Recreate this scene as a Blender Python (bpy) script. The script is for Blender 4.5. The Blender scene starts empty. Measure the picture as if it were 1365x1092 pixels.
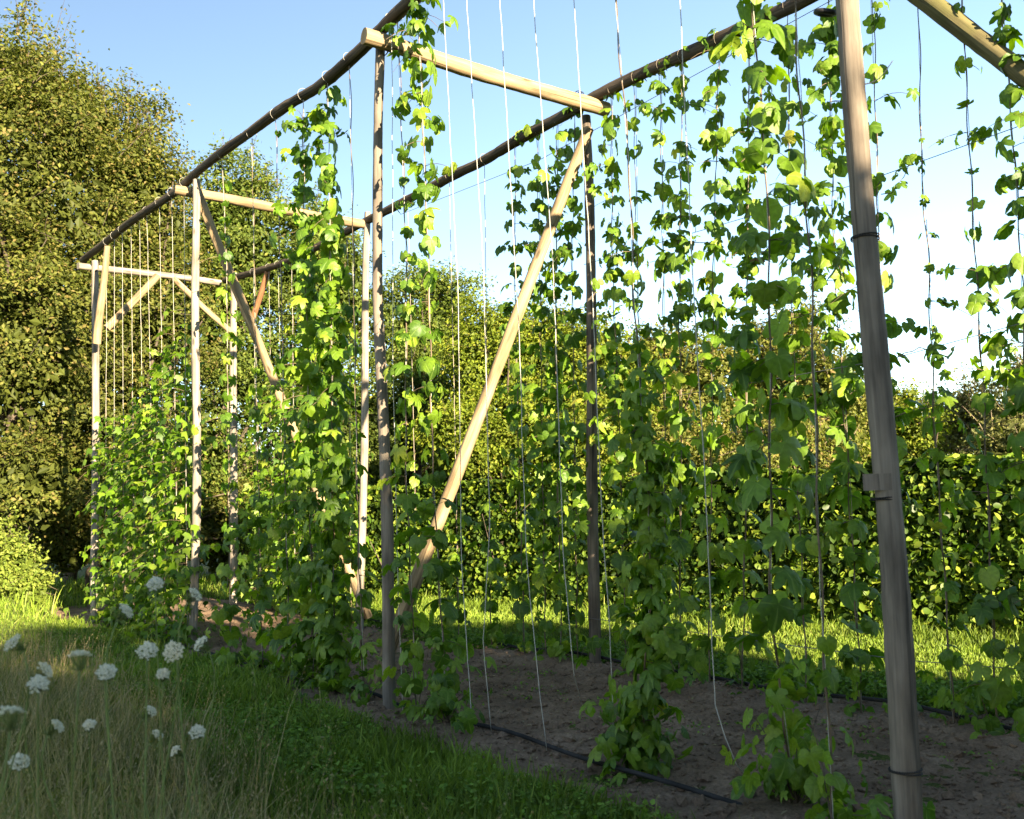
import bpy, math, random
import numpy as np
from mathutils import Vector, Matrix, Euler

SC = bpy.context.scene
COL = SC.collection
rng = np.random.default_rng(11)
random.seed(5)
R = math.radians

# ------------------------------------------------------------------ camera
W0, H0, FPX = 1365.0, 1092.0, 1278.8          # measured picture size and focal length
CAMZ, PITCH, ROLL = 1.55, 0.0957, 0.0256
cp, sp, cr, sr = math.cos(PITCH), math.sin(PITCH), math.cos(ROLL), math.sin(ROLL)
Xc, Yc, Fc = Vector((1, 0, 0)), Vector((0, -sp, cp)), Vector((0, cp, sp))
RIGHT, UP = Xc * cr - Yc * sr, Xc * sr + Yc * cr
cam = bpy.data.cameras.new('camera')
cam.sensor_width = 36.0
cam.lens = FPX / W0 * 36.0
cam.clip_start, cam.clip_end = 0.05, 2000
cam.dof.use_dof = True
cam.dof.focus_distance = 9.0
cam.dof.aperture_fstop = 4.0
camo = bpy.data.objects.new('camera', cam)
COL.objects.link(camo)
camo.matrix_world = Matrix(((RIGHT.x, UP.x, -Fc.x, 0), (RIGHT.y, UP.y, -Fc.y, 0), (RIGHT.z, UP.z, -Fc.z, CAMZ), (0, 0, 0, 1)))
SC.camera = camo

# ------------------------------------------------------------------ sky, sun, exposure
SUN_AZ, SUN_EL = 33.0, 15.0                    # degrees right of straight behind the camera, height
sx, sy = math.sin(R(SUN_AZ)), -math.cos(R(SUN_AZ))
world = bpy.data.worlds.new('World')
SC.world = world
world.use_nodes = True
wn = world.node_tree
bg = wn.nodes['Background']
sky = wn.nodes.new('ShaderNodeTexSky')
sky.sky_type = 'NISHITA'
sky.sun_disc = False
sky.sun_elevation = R(SUN_EL)
sky.sun_rotation = math.atan2(-sx, sy)
sky.air_density, sky.dust_density, sky.ozone_density = 0.85, 0.1, 3.0
wn.links.new(sky.outputs[0], bg.inputs[0])
bg.inputs[1].default_value = 0.071
sl = bpy.data.lights.new('sun', 'SUN')
sl.energy = 4.4
sl.angle = R(0.53)
sl.color = (1.0, 0.94, 0.84)
so = bpy.data.objects.new('sun', sl)
COL.objects.link(so)
tosun = Vector((sx * math.cos(R(SUN_EL)), sy * math.cos(R(SUN_EL)), math.sin(R(SUN_EL))))
so.rotation_euler = tosun.to_track_quat('Z', 'Y').to_euler()
so.location = (12, -20, 12)
SC.view_settings.view_transform = 'Standard'
SC.view_settings.look = 'None'
SC.view_settings.exposure = 2.70
SC.view_settings.use_white_balance = True
SC.view_settings.white_balance_temperature = 8600
SC.view_settings.white_balance_tint = 10
SC.view_settings.gamma = 1.0
SC.view_settings.use_curve_mapping = False

# ------------------------------------------------------------------ measuring helpers
rv = np.array([-0.62241, 0.78269, 0.0])        # along the hop rows, away from the camera
cv = np.array([0.78269, 0.62241, 0.0])         # across the rows, from the front row to the rear row
ZV = np.array([0, 0, 1.0])
CA, CB = 3.87, 6.03                            # where the front and the rear row stand across
CAMP = np.array([0, 0, CAMZ])


def SCZ(s, c, z=0.0):
    return rv * s + cv * c + ZV * z


def ray(x, y):
    u, v = (x - W0 / 2) / FPX, -(y - H0 / 2) / FPX
    return np.array(Fc) + u * np.array(RIGHT) + v * np.array(UP)


def on_row(x, y, c=CA):                        # point of a row's upright plane
    d = ray(x, y)
    return CAMP + d * (c / float(d @ cv))


def on_cross(x, y, s):                         # point of an upright plane square to the rows
    d = ray(x, y)
    return CAMP + d * (s / float(d @ rv))


def on_ground(x, y, z=0.0):
    d = ray(x, y)
    return CAMP + d * ((z - CAMZ) / d[2])


def row_base(x, c):                            # foot of a row's plane under a given column
    lo, hi = 690.0, 3000.0
    for _ in range(50):
        m = (lo + hi) / 2
        if on_row(x, m, c)[2] > 0: lo = m
        else: hi = m
    p = on_row(x, lo, c)
    p[2] = 0
    return p


def at_dist(x, y, dist):
    d = ray(x, y)
    return CAMP + d * (dist / math.hypot(d[0], d[1]))


def nrm(v):
    v = np.asarray(v, float)
    return v / np.maximum(np.linalg.norm(v, axis=-1, keepdims=True), 1e-9)


# ------------------------------------------------------------------ object helpers
def tag(o, label=None, cat=None, group=None, kind=None):
    if label: o['label'] = label
    if cat: o['category'] = cat
    if group: o['group'] = group
    if kind: o['kind'] = kind
    return o


def empty(name, loc):
    o = bpy.data.objects.new(name, None)
    o.empty_display_size = 0.1
    COL.objects.link(o)
    o.location = loc
    return o


def link(name, me, parent=None, origin=(0, 0, 0)):
    o = bpy.data.objects.new(name, me)
    COL.objects.link(o)
    if parent is not None: o.parent = parent
    o.location = origin
    return o


def np_mesh(name, V, F, mat, attrs=None, uv=None, smooth=True):
    """V (n,3), F (m,3 or 4) -> mesh; attrs: per-vertex floats; uv per vertex"""
    me = bpy.data.meshes.new(name)
    V = np.ascontiguousarray(V, np.float32)
    F = np.ascontiguousarray(F, np.int32)
    k = F.shape[1]
    me.vertices.add(len(V)); me.loops.add(F.size); me.polygons.add(len(F))
    me.vertices.foreach_set('co', V.ravel())
    me.loops.foreach_set('vertex_index', F.ravel())
    me.polygons.foreach_set('loop_start', np.arange(0, F.size, k, dtype=np.int32))
    me.polygons.foreach_set('use_smooth', np.full(len(F), smooth))
    for nm, a in (attrs or {}).items():
        at = me.attributes.new(nm, 'FLOAT', 'POINT')
        at.data.foreach_set('value', np.ascontiguousarray(a, np.float32).ravel())
    if uv is not None:
        l = me.uv_layers.new(name='uv')
        l.data.foreach_set('uv', np.ascontiguousarray(uv, np.float32)[F.ravel()].ravel())
    me.materials.append(mat)
    me.update(calc_edges=True)
    return me


# ------------------------------------------------------------------ materials
def new_mat(name):
    m = bpy.data.materials.new(name)
    m.use_nodes = True
    nt = m.node_tree
    p = nt.nodes['Principled BSDF']
    return m, nt, p


def N(nt, t, **kw):
    n = nt.nodes.new(t)
    for k, v in kw.items(): setattr(n, k, v)
    return n


def ramp(nt, stops):
    n = N(nt, 'ShaderNodeValToRGB')
    e = n.color_ramp.elements
    e[0].position, e[0].color = stops[0][0], (*stops[0][1], 1)
    e[1].position, e[1].color = stops[-1][0], (*stops[-1][1], 1)
    for p, c in stops[1:-1]:
        x = e.new(p); x.color = (*c, 1)
    return n


def leaf_mat(name, stops, trans=0.35, tint=(1.6, 1.9, 0.7), by_object=False, veins=False, rough=0.5, spec=0.35, tone=0.35, under=1.25):
    m, nt, p = new_mat(name)
    L = nt.links.new
    if by_object:
        src = N(nt, 'ShaderNodeObjectInfo').outputs['Random']
    else:
        src = N(nt, 'ShaderNodeAttribute', attribute_name='rnd').outputs['Fac']
    rp = ramp(nt, stops)
    L(src, rp.inputs[0])
    col = rp.outputs[0]
    if not by_object:                          # slow drift of the leaf colour from bough to bough
        tn = N(nt, 'ShaderNodeAttribute', attribute_name='tone').outputs['Fac']
        mr = N(nt, 'ShaderNodeMapRange'); L(tn, mr.inputs[0])
        mr.inputs[3].default_value, mr.inputs[4].default_value = 1 - tone, 1 + tone
        mx = N(nt, 'ShaderNodeVectorMath', operation='SCALE'); L(col, mx.inputs[0]); L(mr.outputs[0], mx.inputs[3])
        col = mx.outputs[0]
    if veins:
        uv = N(nt, 'ShaderNodeUVMap'); sep = N(nt, 'ShaderNodeSeparateXYZ'); L(uv.outputs[0], sep.inputs[0])
        at = N(nt, 'ShaderNodeMath', operation='ARCTAN2'); L(sep.outputs[0], at.inputs[0]); L(sep.outputs[1], at.inputs[1])
        mu = N(nt, 'ShaderNodeMath', operation='MULTIPLY'); L(at.outputs[0], mu.inputs[0]); mu.inputs[1].default_value = 4.2
        co = N(nt, 'ShaderNodeMath', operation='COSINE'); L(mu.outputs[0], co.inputs[0])
        ve = N(nt, 'ShaderNodeMapRange'); L(co.outputs[0], ve.inputs[0]); ve.inputs[1].default_value = 0.93; ve.inputs[2].default_value = 1.0
        ns = N(nt, 'ShaderNodeTexNoise'); ns.inputs['Scale'].default_value = 9; L(uv.outputs[0], ns.inputs['Vector'])
        mb = N(nt, 'ShaderNodeMapRange'); L(ns.outputs[0], mb.inputs[0]); mb.inputs[1].default_value = .3; mb.inputs[2].default_value = .7; mb.inputs[3].default_value = .8; mb.inputs[4].default_value = 1.2
        m1 = N(nt, 'ShaderNodeVectorMath', operation='SCALE'); L(col, m1.inputs[0]); L(mb.outputs[0], m1.inputs[3])
        m2 = N(nt, 'ShaderNodeMix', data_type='RGBA'); L(ve.outputs[0], m2.inputs[0]); L(m1.outputs[0], m2.inputs[6]); m2.inputs[7].default_value = (0.16, 0.24, 0.05, 1)
        m3 = N(nt, 'ShaderNodeMix', data_type='RGBA'); m3.inputs[0].default_value = .5; L(m1.outputs[0], m3.inputs[6]); L(m2.outputs[2], m3.inputs[7])
        col = m3.outputs[2]
        bp = N(nt, 'ShaderNodeBump'); bp.inputs['Strength'].default_value = .5; bp.inputs['Distance'].default_value = .004
        sm = N(nt, 'ShaderNodeMath', operation='SUBTRACT'); L(ns.outputs[0], sm.inputs[0]); L(ve.outputs[0], sm.inputs[1]); L(sm.outputs[0], bp.inputs['Height'])
        L(bp.outputs[0], p.inputs['Normal'])
    ge = N(nt, 'ShaderNodeNewGeometry')        # the underside of a leaf is paler
    un = N(nt, 'ShaderNodeMapRange'); L(ge.outputs['Backfacing'], un.inputs[0]); un.inputs[3].default_value = 1; un.inputs[4].default_value = under
    us = N(nt, 'ShaderNodeVectorMath', operation='SCALE'); L(col, us.inputs[0]); L(un.outputs[0], us.inputs[3])
    col = us.outputs[0]
    L(col, p.inputs['Base Color'])
    p.inputs['Roughness'].default_value = rough
    p.inputs['Specular IOR Level'].default_value = spec
    tr = N(nt, 'ShaderNodeBsdfTranslucent')
    tc = N(nt, 'ShaderNodeVectorMath', operation='MULTIPLY'); L(col, tc.inputs[0]); tc.inputs[1].default_value = tint
    L(tc.outputs[0], tr.inputs[0])
    ms = N(nt, 'ShaderNodeMixShader'); ms.inputs[0].default_value = trans
    L(p.outputs[0], ms.inputs[1]); L(tr.outputs[0], ms.inputs[2])
    L(ms.outputs[0], nt.nodes['Material Output'].inputs[0])
    return m


def wood_mat(name, dark, mid, light, crack=0.5, moss=None):
    m, nt, p = new_mat(name)
    L = nt.links.new
    uv = N(nt, 'ShaderNodeUVMap')
    mp = N(nt, 'ShaderNodeMapping'); mp.inputs['Scale'].default_value = (55, 1.6, 1); L(uv.outputs[0], mp.inputs[0])
    n1 = N(nt, 'ShaderNodeTexNoise'); n1.inputs['Scale'].default_value = 1.0; n1.inputs['Detail'].default_value = 6; n1.inputs['Roughness'].default_value = .65; L(mp.outputs[0], n1.inputs['Vector'])
    rp = ramp(nt, [(.28, dark), (.5, mid), (.74, light)]); L(n1.outputs[0], rp.inputs[0])
    mp2 = N(nt, 'ShaderNodeMapping'); mp2.inputs['Scale'].default_value = (10, 2.4, 1); L(uv.outputs[0], mp2.inputs[0])
    n2 = N(nt, 'ShaderNodeTexNoise'); n2.inputs['Scale'].default_value = 1.0; n2.inputs['Detail'].default_value = 4; L(mp2.outputs[0], n2.inputs['Vector'])
    mr = N(nt, 'ShaderNodeMapRange'); L(n2.outputs[0], mr.inputs[0]); mr.inputs[1].default_value = .3; mr.inputs[2].default_value = .7; mr.inputs[3].default_value = .5; mr.inputs[4].default_value = 1.35
    sc = N(nt, 'ShaderNodeVectorMath', operation='SCALE'); L(rp.outputs[0], sc.inputs[0]); L(mr.outputs[0], sc.inputs[3])
    mp3 = N(nt, 'ShaderNodeMapping'); mp3.inputs['Scale'].default_value = (34, .55, 1); mp3.inputs['Location'].default_value = (3, 7, 0); L(uv.outputs[0], mp3.inputs[0])
    n3 = N(nt, 'ShaderNodeTexNoise'); n3.inputs['Scale'].default_value = 1.0; n3.inputs['Detail'].default_value = 2; L(mp3.outputs[0], n3.inputs['Vector'])
    ck = N(nt, 'ShaderNodeMapRange'); L(n3.outputs[0], ck.inputs[0]); ck.inputs[1].default_value = .345; ck.inputs[2].default_value = .39; ck.inputs[3].default_value = 1 - crack; ck.inputs[4].default_value = 1
    s2 = N(nt, 'ShaderNodeVectorMath', operation='SCALE'); L(sc.outputs[0], s2.inputs[0]); L(ck.outputs[0], s2.inputs[3])
    # knots
    vo = N(nt, 'ShaderNodeTexVoronoi'); vm = N(nt, 'ShaderNodeMapping'); vm.inputs['Scale'].default_value = (7, 2.2, 1); L(uv.outputs[0], vm.inputs[0]); L(vm.outputs[0], vo.inputs['Vector']); vo.inputs['Scale'].default_value = 1
    kn = N(nt, 'ShaderNodeMapRange'); L(vo.outputs['Distance'], kn.inputs[0]); kn.inputs[1].default_value = .07; kn.inputs[2].default_value = .15; kn.inputs[3].default_value = .35; kn.inputs[4].default_value = 1
    s3 = N(nt, 'ShaderNodeVectorMath', operation='SCALE'); L(s2.outputs[0], s3.inputs[0]); L(kn.outputs[0], s3.inputs[3])
    col = s3.outputs[0]
    if moss:
        tc = N(nt, 'ShaderNodeTexCoord'); n4 = N(nt, 'ShaderNodeTexNoise'); n4.inputs['Scale'].default_value = 3.5; L(tc.outputs['Object'], n4.inputs['Vector'])
        mo = N(nt, 'ShaderNodeMapRange'); L(n4.outputs[0], mo.inputs[0]); mo.inputs[1].default_value = .45; mo.inputs[2].default_value = .65; mo.inputs[4].default_value = .6
        mx = N(nt, 'ShaderNodeMix', data_type='RGBA'); L(mo.outputs[0], mx.inputs[0]); L(col, mx.inputs[6]); mx.inputs[7].default_value = (*moss, 1)
        col = mx.outputs[2]
    L(col, p.inputs['Base Color'])
    p.inputs['Roughness'].default_value = .8
    p.inputs['Specular IOR Level'].default_value = .2
    bp = N(nt, 'ShaderNodeBump'); bp.inputs['Strength'].default_value = .55; bp.inputs['Distance'].default_value = .006
    ad = N(nt, 'ShaderNodeMath', operation='ADD'); L(n1.outputs[0], ad.inputs[0]); L(ck.outputs[0], ad.inputs[1]); L(ad.outputs[0], bp.inputs['Height'])
    L(bp.outputs[0], p.inputs['Normal'])
    return m


def plain(name, col, rough=.6, spec=.3, metal=0, var=0.0, scale=30):
    m, nt, p = new_mat(name)
    p.inputs['Roughness'].default_value = rough
    p.inputs['Specular IOR Level'].default_value = spec
    p.inputs['Metallic'].default_value = metal
    p.inputs['Base Color'].default_value = (*col, 1)
    if var:
        tc = N(nt, 'ShaderNodeTexCoord'); n = N(nt, 'ShaderNodeTexNoise'); n.inputs['Scale'].default_value = scale; n.inputs['Detail'].default_value = 5
        nt.links.new(tc.outputs['Object'], n.inputs['Vector'])
        rp = ramp(nt, [(.3, tuple(c * (1 - var) for c in col)), (.7, tuple(c * (1 + var) for c in col))])
        nt.links.new(n.outputs[0], rp.inputs[0]); nt.links.new(rp.outputs[0], p.inputs['Base Color'])
    return m


HOP = [(0, (.036, .088, .008)), (.3, (.064, .136, .011)), (.62, (.102, .182, .015)), (.92, (.140, .220, .022)), (1, (.19, .245, .028))]
M = dict(
    grey=wood_mat('weathered_grey_wood', (.10, .080, .062), (.160, .130, .100), (.215, .178, .138), .5),
    pale=wood_mat('pale_weathered_wood', (.125, .105, .080), (.225, .19, .15), (.33, .285, .23), .6),
    tan=wood_mat('tan_wood', (.155, .105, .055), (.26, .185, .105), (.345, .26, .16), .5),
    brown=wood_mat('brown_wood', (.055, .043, .032), (.115, .09, .068), (.20, .16, .125), .6),
    beam=wood_mat('dark_beam_wood', (.032, .023, .015), (.068, .050, .034), (.13, .098, .068), .6),
    red=wood_mat('reddish_wood', (.20, .085, .04), (.30, .14, .07), (.40, .21, .11), .4),
    mossy=wood_mat('mossy_wood', (.06, .05, .022), (.12, .10, .045), (.20, .165, .08), .5, moss=(.085, .085, .025)),
    leaf=leaf_mat('hop_leaf', HOP, .31, by_object=True, veins=True),
    foliage=leaf_mat('hop_foliage', HOP, .38, tone=.25),
    dead=leaf_mat('dead_leaf', [(0, (.10, .055, .02)), (1, (.16, .09, .035))], .25, by_object=True),
    yleaf=leaf_mat('yellowing_leaf', [(0, (.22, .24, .035)), (1, (.36, .32, .05))], .35, by_object=True, veins=True),
    stem=plain('hop_stem', (.12, .085, .055), .7, var=.4, scale=12),
    gstem=plain('green_stem', (.14, .19, .05), .6, var=.3, scale=12),
    string=plain('white_string', (.38, .36, .31), .9, .1, var=.15, scale=60),
    twine=plain('grey_twine', (.26, .22, .17), .9, .1, var=.25, scale=60),
    wire=plain('dull_wire', (.16, .16, .16), .5, .5, .6),
    black=plain('black_plastic', (.022, .020, .018), .75, .2, var=.5, scale=8),
    iron=plain('dark_iron', (.03, .027, .025), .6, .4, .5),
    bark=plain('bark', (.07, .055, .04), .9, .15, var=.5, scale=9),
    twig=plain('twig', (.20, .155, .11), .9, .15, var=.4, scale=9),
)
TREE = dict(
    olive=[(0, (.042, .056, .011)), (.4, (.072, .088, .016)), (.82, (.108, .115, .023)), (.94, (.140, .110, .032)), (1, (.18, .145, .055))],
    green=[(0, (.040, .065, .012)), (.5, (.075, .110, .018)), (.9, (.12, .15, .028)), (1, (.17, .17, .04))],
    yellow=[(0, (.055, .085, .010)), (.5, (.105, .145, .015)), (.9, (.165, .195, .022)), (1, (.23, .215, .04))],
    tawny=[(0, (.060, .075, .014)), (.5, (.105, .125, .022)), (.85, (.16, .155, .035)), (1, (.24, .17, .07))],
    dull=[(0, (.055, .065, .022)), (.5, (.095, .105, .033)), (1, (.16, .15, .055))],
    hedge=[(0, (.016, .036, .005)), (.45, (.042, .085, .009)), (.8, (.10, .16, .016)), (1, (.19, .23, .03))],
    fern=[(0, (.08, .12, .02)), (.5, (.13, .18, .03)), (1, (.20, .23, .05))],
)
TM = {k: leaf_mat('leaf_' + k, v, .30, (1.4, 1.6, .7), tone=.32, rough=.6, spec=.2) for k, v in TREE.items()}


# ------------------------------------------------------------------ geometry helpers
def frames(P):
    P = np.asarray(P, float)
    T = nrm(np.gradient(P, axis=0))
    up = np.array([0, 0, 1.0]) if abs(T[0][2]) < .9 else np.array([1.0, 0, 0])
    a = nrm(np.cross(T[0], up)); A = [a]
    for i in range(1, len(P)):
        a = A[-1] - T[i] * (A[-1] @ T[i]); A.append(nrm(a))
    A = np.array(A)
    return T, A, np.cross(T, A)


def tube_arrays(P, rad, sides=6, caps=True):
    P = np.asarray(P, float); n = len(P)
    rad = np.broadcast_to(np.asarray(rad, float), (n,))
    T, A, B = frames(P)
    th = np.arange(sides) / sides * 2 * np.pi
    V = P[:, None] + rad[:, None, None] * (np.cos(th)[None, :, None] * A[:, None] + np.sin(th)[None, :, None] * B[:, None])
    V = V.reshape(-1, 3)
    i, j = np.meshgrid(np.arange(n - 1), np.arange(sides), indexing='ij'); i = i.ravel(); j = j.ravel(); k = (j + 1) % sides
    q = np.stack([i * sides + j, i * sides + k, (i + 1) * sides + k, (i + 1) * sides + j], 1)
    F = np.concatenate([q[:, [0, 1, 2]], q[:, [0, 2, 3]]])
    if caps:
        V = np.vstack([V, P[0], P[-1]]); c0, c1 = n * sides, n * sides + 1
        jj = np.arange(sides); kk = (jj + 1) % sides
        F = np.vstack([F, np.stack([np.full(sides, c0), kk, jj], 1), np.stack([np.full(sides, c1), (n - 1) * sides + jj, (n - 1) * sides + kk], 1)])
    return V, F


def join(parts):
    Vs, Fs, o = [], [], 0
    for V, F in parts:
        Vs.append(V); Fs.append(F + o); o += len(V)
    return np.vstack(Vs), np.vstack(Fs)


def resample(P, step=None, n=None):
    P = np.asarray(P, float)
    d = np.r_[0, np.cumsum(np.linalg.norm(np.diff(P, axis=0), axis=1))]
    if n is None: n = max(2, int(d[-1] / step) + 1)
    t = np.linspace(0, d[-1], n)
    return np.stack([np.interp(t, d, P[:, k]) for k in range(3)], 1)


def smooth(P, it=3):
    P = P.copy()
    for _ in range(it): P[1:-1] = (P[:-2] + 2 * P[1:-1] + P[2:]) / 4
    return P


def log_mesh(name, path, r0, r1, mat, wob=.012, knob=.05, sides=18, groove=None, origin=None, step=.07):
    """a barked pole: tapered, a little crooked, lumpy round its girth, sawn ends"""
    P = smooth(resample(path, step), 4)
    n = len(P)
    L = np.linalg.norm(np.diff(P, axis=0), axis=1).sum()
    v = np.r_[0, np.cumsum(np.linalg.norm(np.diff(P, axis=0), axis=1))]
    T, A, B = frames(P)
    ph = rng.uniform(0, 6.28, 6)
    P = P + wob * (np.sin(v * 1.9 + ph[0])[:, None] * A + np.sin(v * 1.3 + ph[1])[:, None] * B) * np.minimum(1, np.minimum(v, L - v) / .5)[:, None]
    th = np.arange(sides) / sides * 2 * np.pi
    rad = np.linspace(r0, r1, n)[:, None] * (1 + knob * (.5 * np.sin(2 * th[None] + ph[2] + v[:, None] * .7) + .4 * np.sin(3 * th[None] + ph[3] - v[:, None] * 1.1) + .5 * np.sin(v[:, None] * 5 + ph[4]) + .35 * rng.normal(size=(n, 1)) + .18 * rng.normal(size=(n, sides))))
    if groove:
        a, v0, v1, dp = groove
        k = int(round(a / (2 * np.pi) * sides)) % sides
        rad[(v > v0) & (v < v1), k] *= 1 - dp
    V = P[:, None] + rad[..., None] * (np.cos(th)[None, :, None] * A[:, None] + np.sin(th)[None, :, None] * B[:, None])
    circ = 2 * np.pi * (r0 + r1) / 2
    # duplicate the seam so that the grain runs cleanly round it
    V = np.concatenate([V, V[:, :1]], 1)
    uv = np.stack(np.broadcast_arrays((np.arange(sides + 1) / sides * circ)[None], v[:, None]), -1)
    off = rng.uniform(0, 20, 2)
    s1 = sides + 1
    i, j = np.meshgrid(np.arange(n - 1), np.arange(sides), indexing='ij'); i = i.ravel(); j = j.ravel()
    F = np.stack([i * s1 + j, i * s1 + j + 1, (i + 1) * s1 + j + 1, (i + 1) * s1 + j], 1)
    F = np.concatenate([F[:, [0, 1, 2]], F[:, [0, 2, 3]]])
    V = V.reshape(-1, 3); uv = uv.reshape(-1, 2) + off
    for e, c in ((0, P[0]), (n - 1, P[-1])):       # sawn ends with their own rim
        b = len(V)
        ring = V[e * s1:e * s1 + sides]
        V = np.vstack([V, ring, c]); uv = np.vstack([uv, off + np.stack([np.cos(th) * .01, np.sin(th) * .01], 1), off[None]])
        jj = np.arange(sides); kk = (jj + 1) % sides
        f = np.stack([b + kk, b + jj, np.full(sides, b + sides)], 1)
        F = np.vstack([F, f if e == 0 else f[:, ::-1]])
    if origin is not None: V = V - np.asarray(origin)
    return np_mesh(name, V, F, mat, uv=uv)


def box_arrays(c, ax, ay, az):
    c, ax, ay, az = map(np.asarray, (c, ax, ay, az))
    V = np.array([c + i * ax + j * ay + k * az for i in (-1, 1) for j in (-1, 1) for k in (-1, 1)], float)
    Q = [(0, 1, 3, 2), (4, 6, 7, 5), (0, 4, 5, 1), (2, 3, 7, 6), (0, 2, 6, 4), (1, 5, 7, 3)]
    F = np.array([t for q in Q for t in ((q[0], q[1], q[2]), (q[0], q[2], q[3]))])
    return V, F


def ring_arrays(c, axis, r, t, seg=20, sides=6):
    axis = nrm(axis); a = nrm(np.cross(axis, [0, 0, 1] if abs(axis[2]) < .9 else [1, 0, 0])); b = np.cross(axis, a)
    th = np.arange(seg) / seg * 2 * np.pi; ph = np.arange(sides) / sides * 2 * np.pi
    rd = np.cos(th)[:, None] * a + np.sin(th)[:, None] * b
    V = np.asarray(c) + (r + t * np.cos(ph))[None, :, None] * rd[:, None] + (t * np.sin(ph))[None, :, None] * axis
    V = V.reshape(-1, 3)
    i, j = np.meshgrid(np.arange(seg), np.arange(sides), indexing='ij'); i = i.ravel(); j = j.ravel()
    q = np.stack([i * sides + j, ((i + 1) % seg) * sides + j, ((i + 1) % seg) * sides + (j + 1) % sides, i * sides + (j + 1) % sides], 1)
    return V, np.concatenate([q[:, [0, 1, 2]], q[:, [0, 2, 3]]])


LEAF4 = (np.array([(0, -.5, 0), (.30, -.02, .07), (0, .5, -.04), (-.30, -.02, .07)]), np.array([(0, 1, 2), (0, 2, 3)]))
LEAF6 = (np.array([(0, -.5, 0), (.30, -.2, .05), (.27, .18, .04), (0, .5, -.06), (-.27, .18, .04), (-.30, -.2, .05)]), np.array([(0, 1, 2), (0, 2, 3), (0, 3, 4), (0, 4, 5)]))


def scatter(C, Nrm, Tdir, size, tmpl, wid=1.0):
    """a leaf of the template at each centre C, facing Nrm with its tip along Tdir"""
    Nn = nrm(Nrm); T = nrm(Tdir - Nn * (Tdir * Nn).sum(1, keepdims=True)); B = np.cross(T, Nn)
    V0, F0 = tmpl
    size = np.broadcast_to(np.asarray(size, float), (len(C),))
    V = C[:, None] + size[:, None, None] * (V0[None, :, 0:1] * wid * B[:, None] + V0[None, :, 1:2] * T[:, None] + V0[None, :, 2:3] * Nn[:, None])
    F = (F0[None] + (np.arange(len(C)) * len(V0))[:, None, None]).reshape(-1, 3)
    return V.reshape(-1, 3), F


def rdir(n):
    return nrm(rng.normal(size=(n, 3)))


# ------------------------------------------------------------------ zones of the ground
def sc_of(P):
    return P[:, 0] * rv[0] + P[:, 1] * rv[1], P[:, 0] * cv[0] + P[:, 1] * cv[1]


def wavy(s, k=0.0):
    return .10 * np.sin(s * 1.7 + k) + .07 * np.sin(s * 4.1 + 1.3 * k) + .04 * np.sin(s * 9.3 + 2.1 + k)


def bed_left(s):
    return np.interp(s, [-6, 3, 6, 9, 12, 16], [3.35, 3.38, 3.42, 3.58, 3.66, 3.55]) + .6 * wavy(s)


def bed_right(s):
    return np.interp(s, [-6, 3, 6, 9, 12, 16], [6.75, 6.68, 6.42, 5.95, 6.3, 6.4]) + .6 * wavy(s, 2.0)


def meadow_edge(s):
    return np.interp(s, [-6, 2, 4.4, 8, 10, 12, 16], [1.7, 1.8, 2.05, 2.4, 2.45, 2.2, 1.6]) + 1.2 * wavy(s, 4.0)


# the hedge's foot line, seen from the photograph
HG0, HG1 = np.array([-5.4, 18.5, 0]), np.array([8.6, 7.1, 0])
hdir = nrm(HG1 - HG0); hout = np.array([hdir[1], -hdir[0], 0])
if hout @ np.array([0, -1, 0]) < 0: hout = -hout

# ------------------------------------------------------------------ ground
gm, gnt, gp = new_mat('grassy_earth')
tc = N(gnt, 'ShaderNodeTexCoord'); n1 = N(gnt, 'ShaderNodeTexNoise'); n1.inputs['Scale'].default_value = 1.1; n1.inputs['Detail'].default_value = 8; n1.inputs['Roughness'].default_value = .7
gnt.links.new(tc.outputs['Object'], n1.inputs['Vector'])
g1 = ramp(gnt, [(.3, (.030, .045, .010)), (.5, (.055, .075, .016)), (.7, (.09, .09, .028))]); gnt.links.new(n1.outputs[0], g1.inputs[0])
n2 = N(gnt, 'ShaderNodeTexNoise'); n2.inputs['Scale'].default_value = 40; n2.inputs['Detail'].default_value = 6; gnt.links.new(tc.outputs['Object'], n2.inputs['Vector'])
mr = N(gnt, 'ShaderNodeMapRange'); gnt.links.new(n2.outputs[0], mr.inputs[0]); mr.inputs[1].default_value = .3; mr.inputs[2].default_value = .7; mr.inputs[3].default_value = .55; mr.inputs[4].default_value = 1.4
vs = N(gnt, 'ShaderNodeVectorMath', operation='SCALE'); gnt.links.new(g1.outputs[0], vs.inputs[0]); gnt.links.new(mr.outputs[0], vs.inputs[3])
gnt.links.new(vs.outputs[0], gp.inputs['Base Color']); gp.inputs['Roughness'].default_value = .95; gp.inputs['Specular IOR Level'].default_value = .1
bp = N(gnt, 'ShaderNodeBump'); bp.inputs['Distance'].default_value = .03; gnt.links.new(n2.outputs[0], bp.inputs['Height']); gnt.links.new(bp.outputs[0], gp.inputs['Normal'])
gx = np.concatenate([[-1200, -500, -200, -90], np.linspace(-45, 45, 61), [90, 200, 500, 1200]])
GX, GY = np.meshgrid(gx, gx, indexing='ij')
GV = np.stack([GX.ravel(), GY.ravel(), np.zeros(GX.size)], 1)
ng = len(gx)
i, j = np.meshgrid(np.arange(ng - 1), np.arange(ng - 1), indexing='ij'); i = i.ravel(); j = j.ravel()
GF = np.stack([i * ng + j, (i + 1) * ng + j, (i + 1) * ng + j + 1, i * ng + j + 1], 1)
tag(link('ground', np_mesh('ground', GV, GF, gm)), kind='structure')

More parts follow.
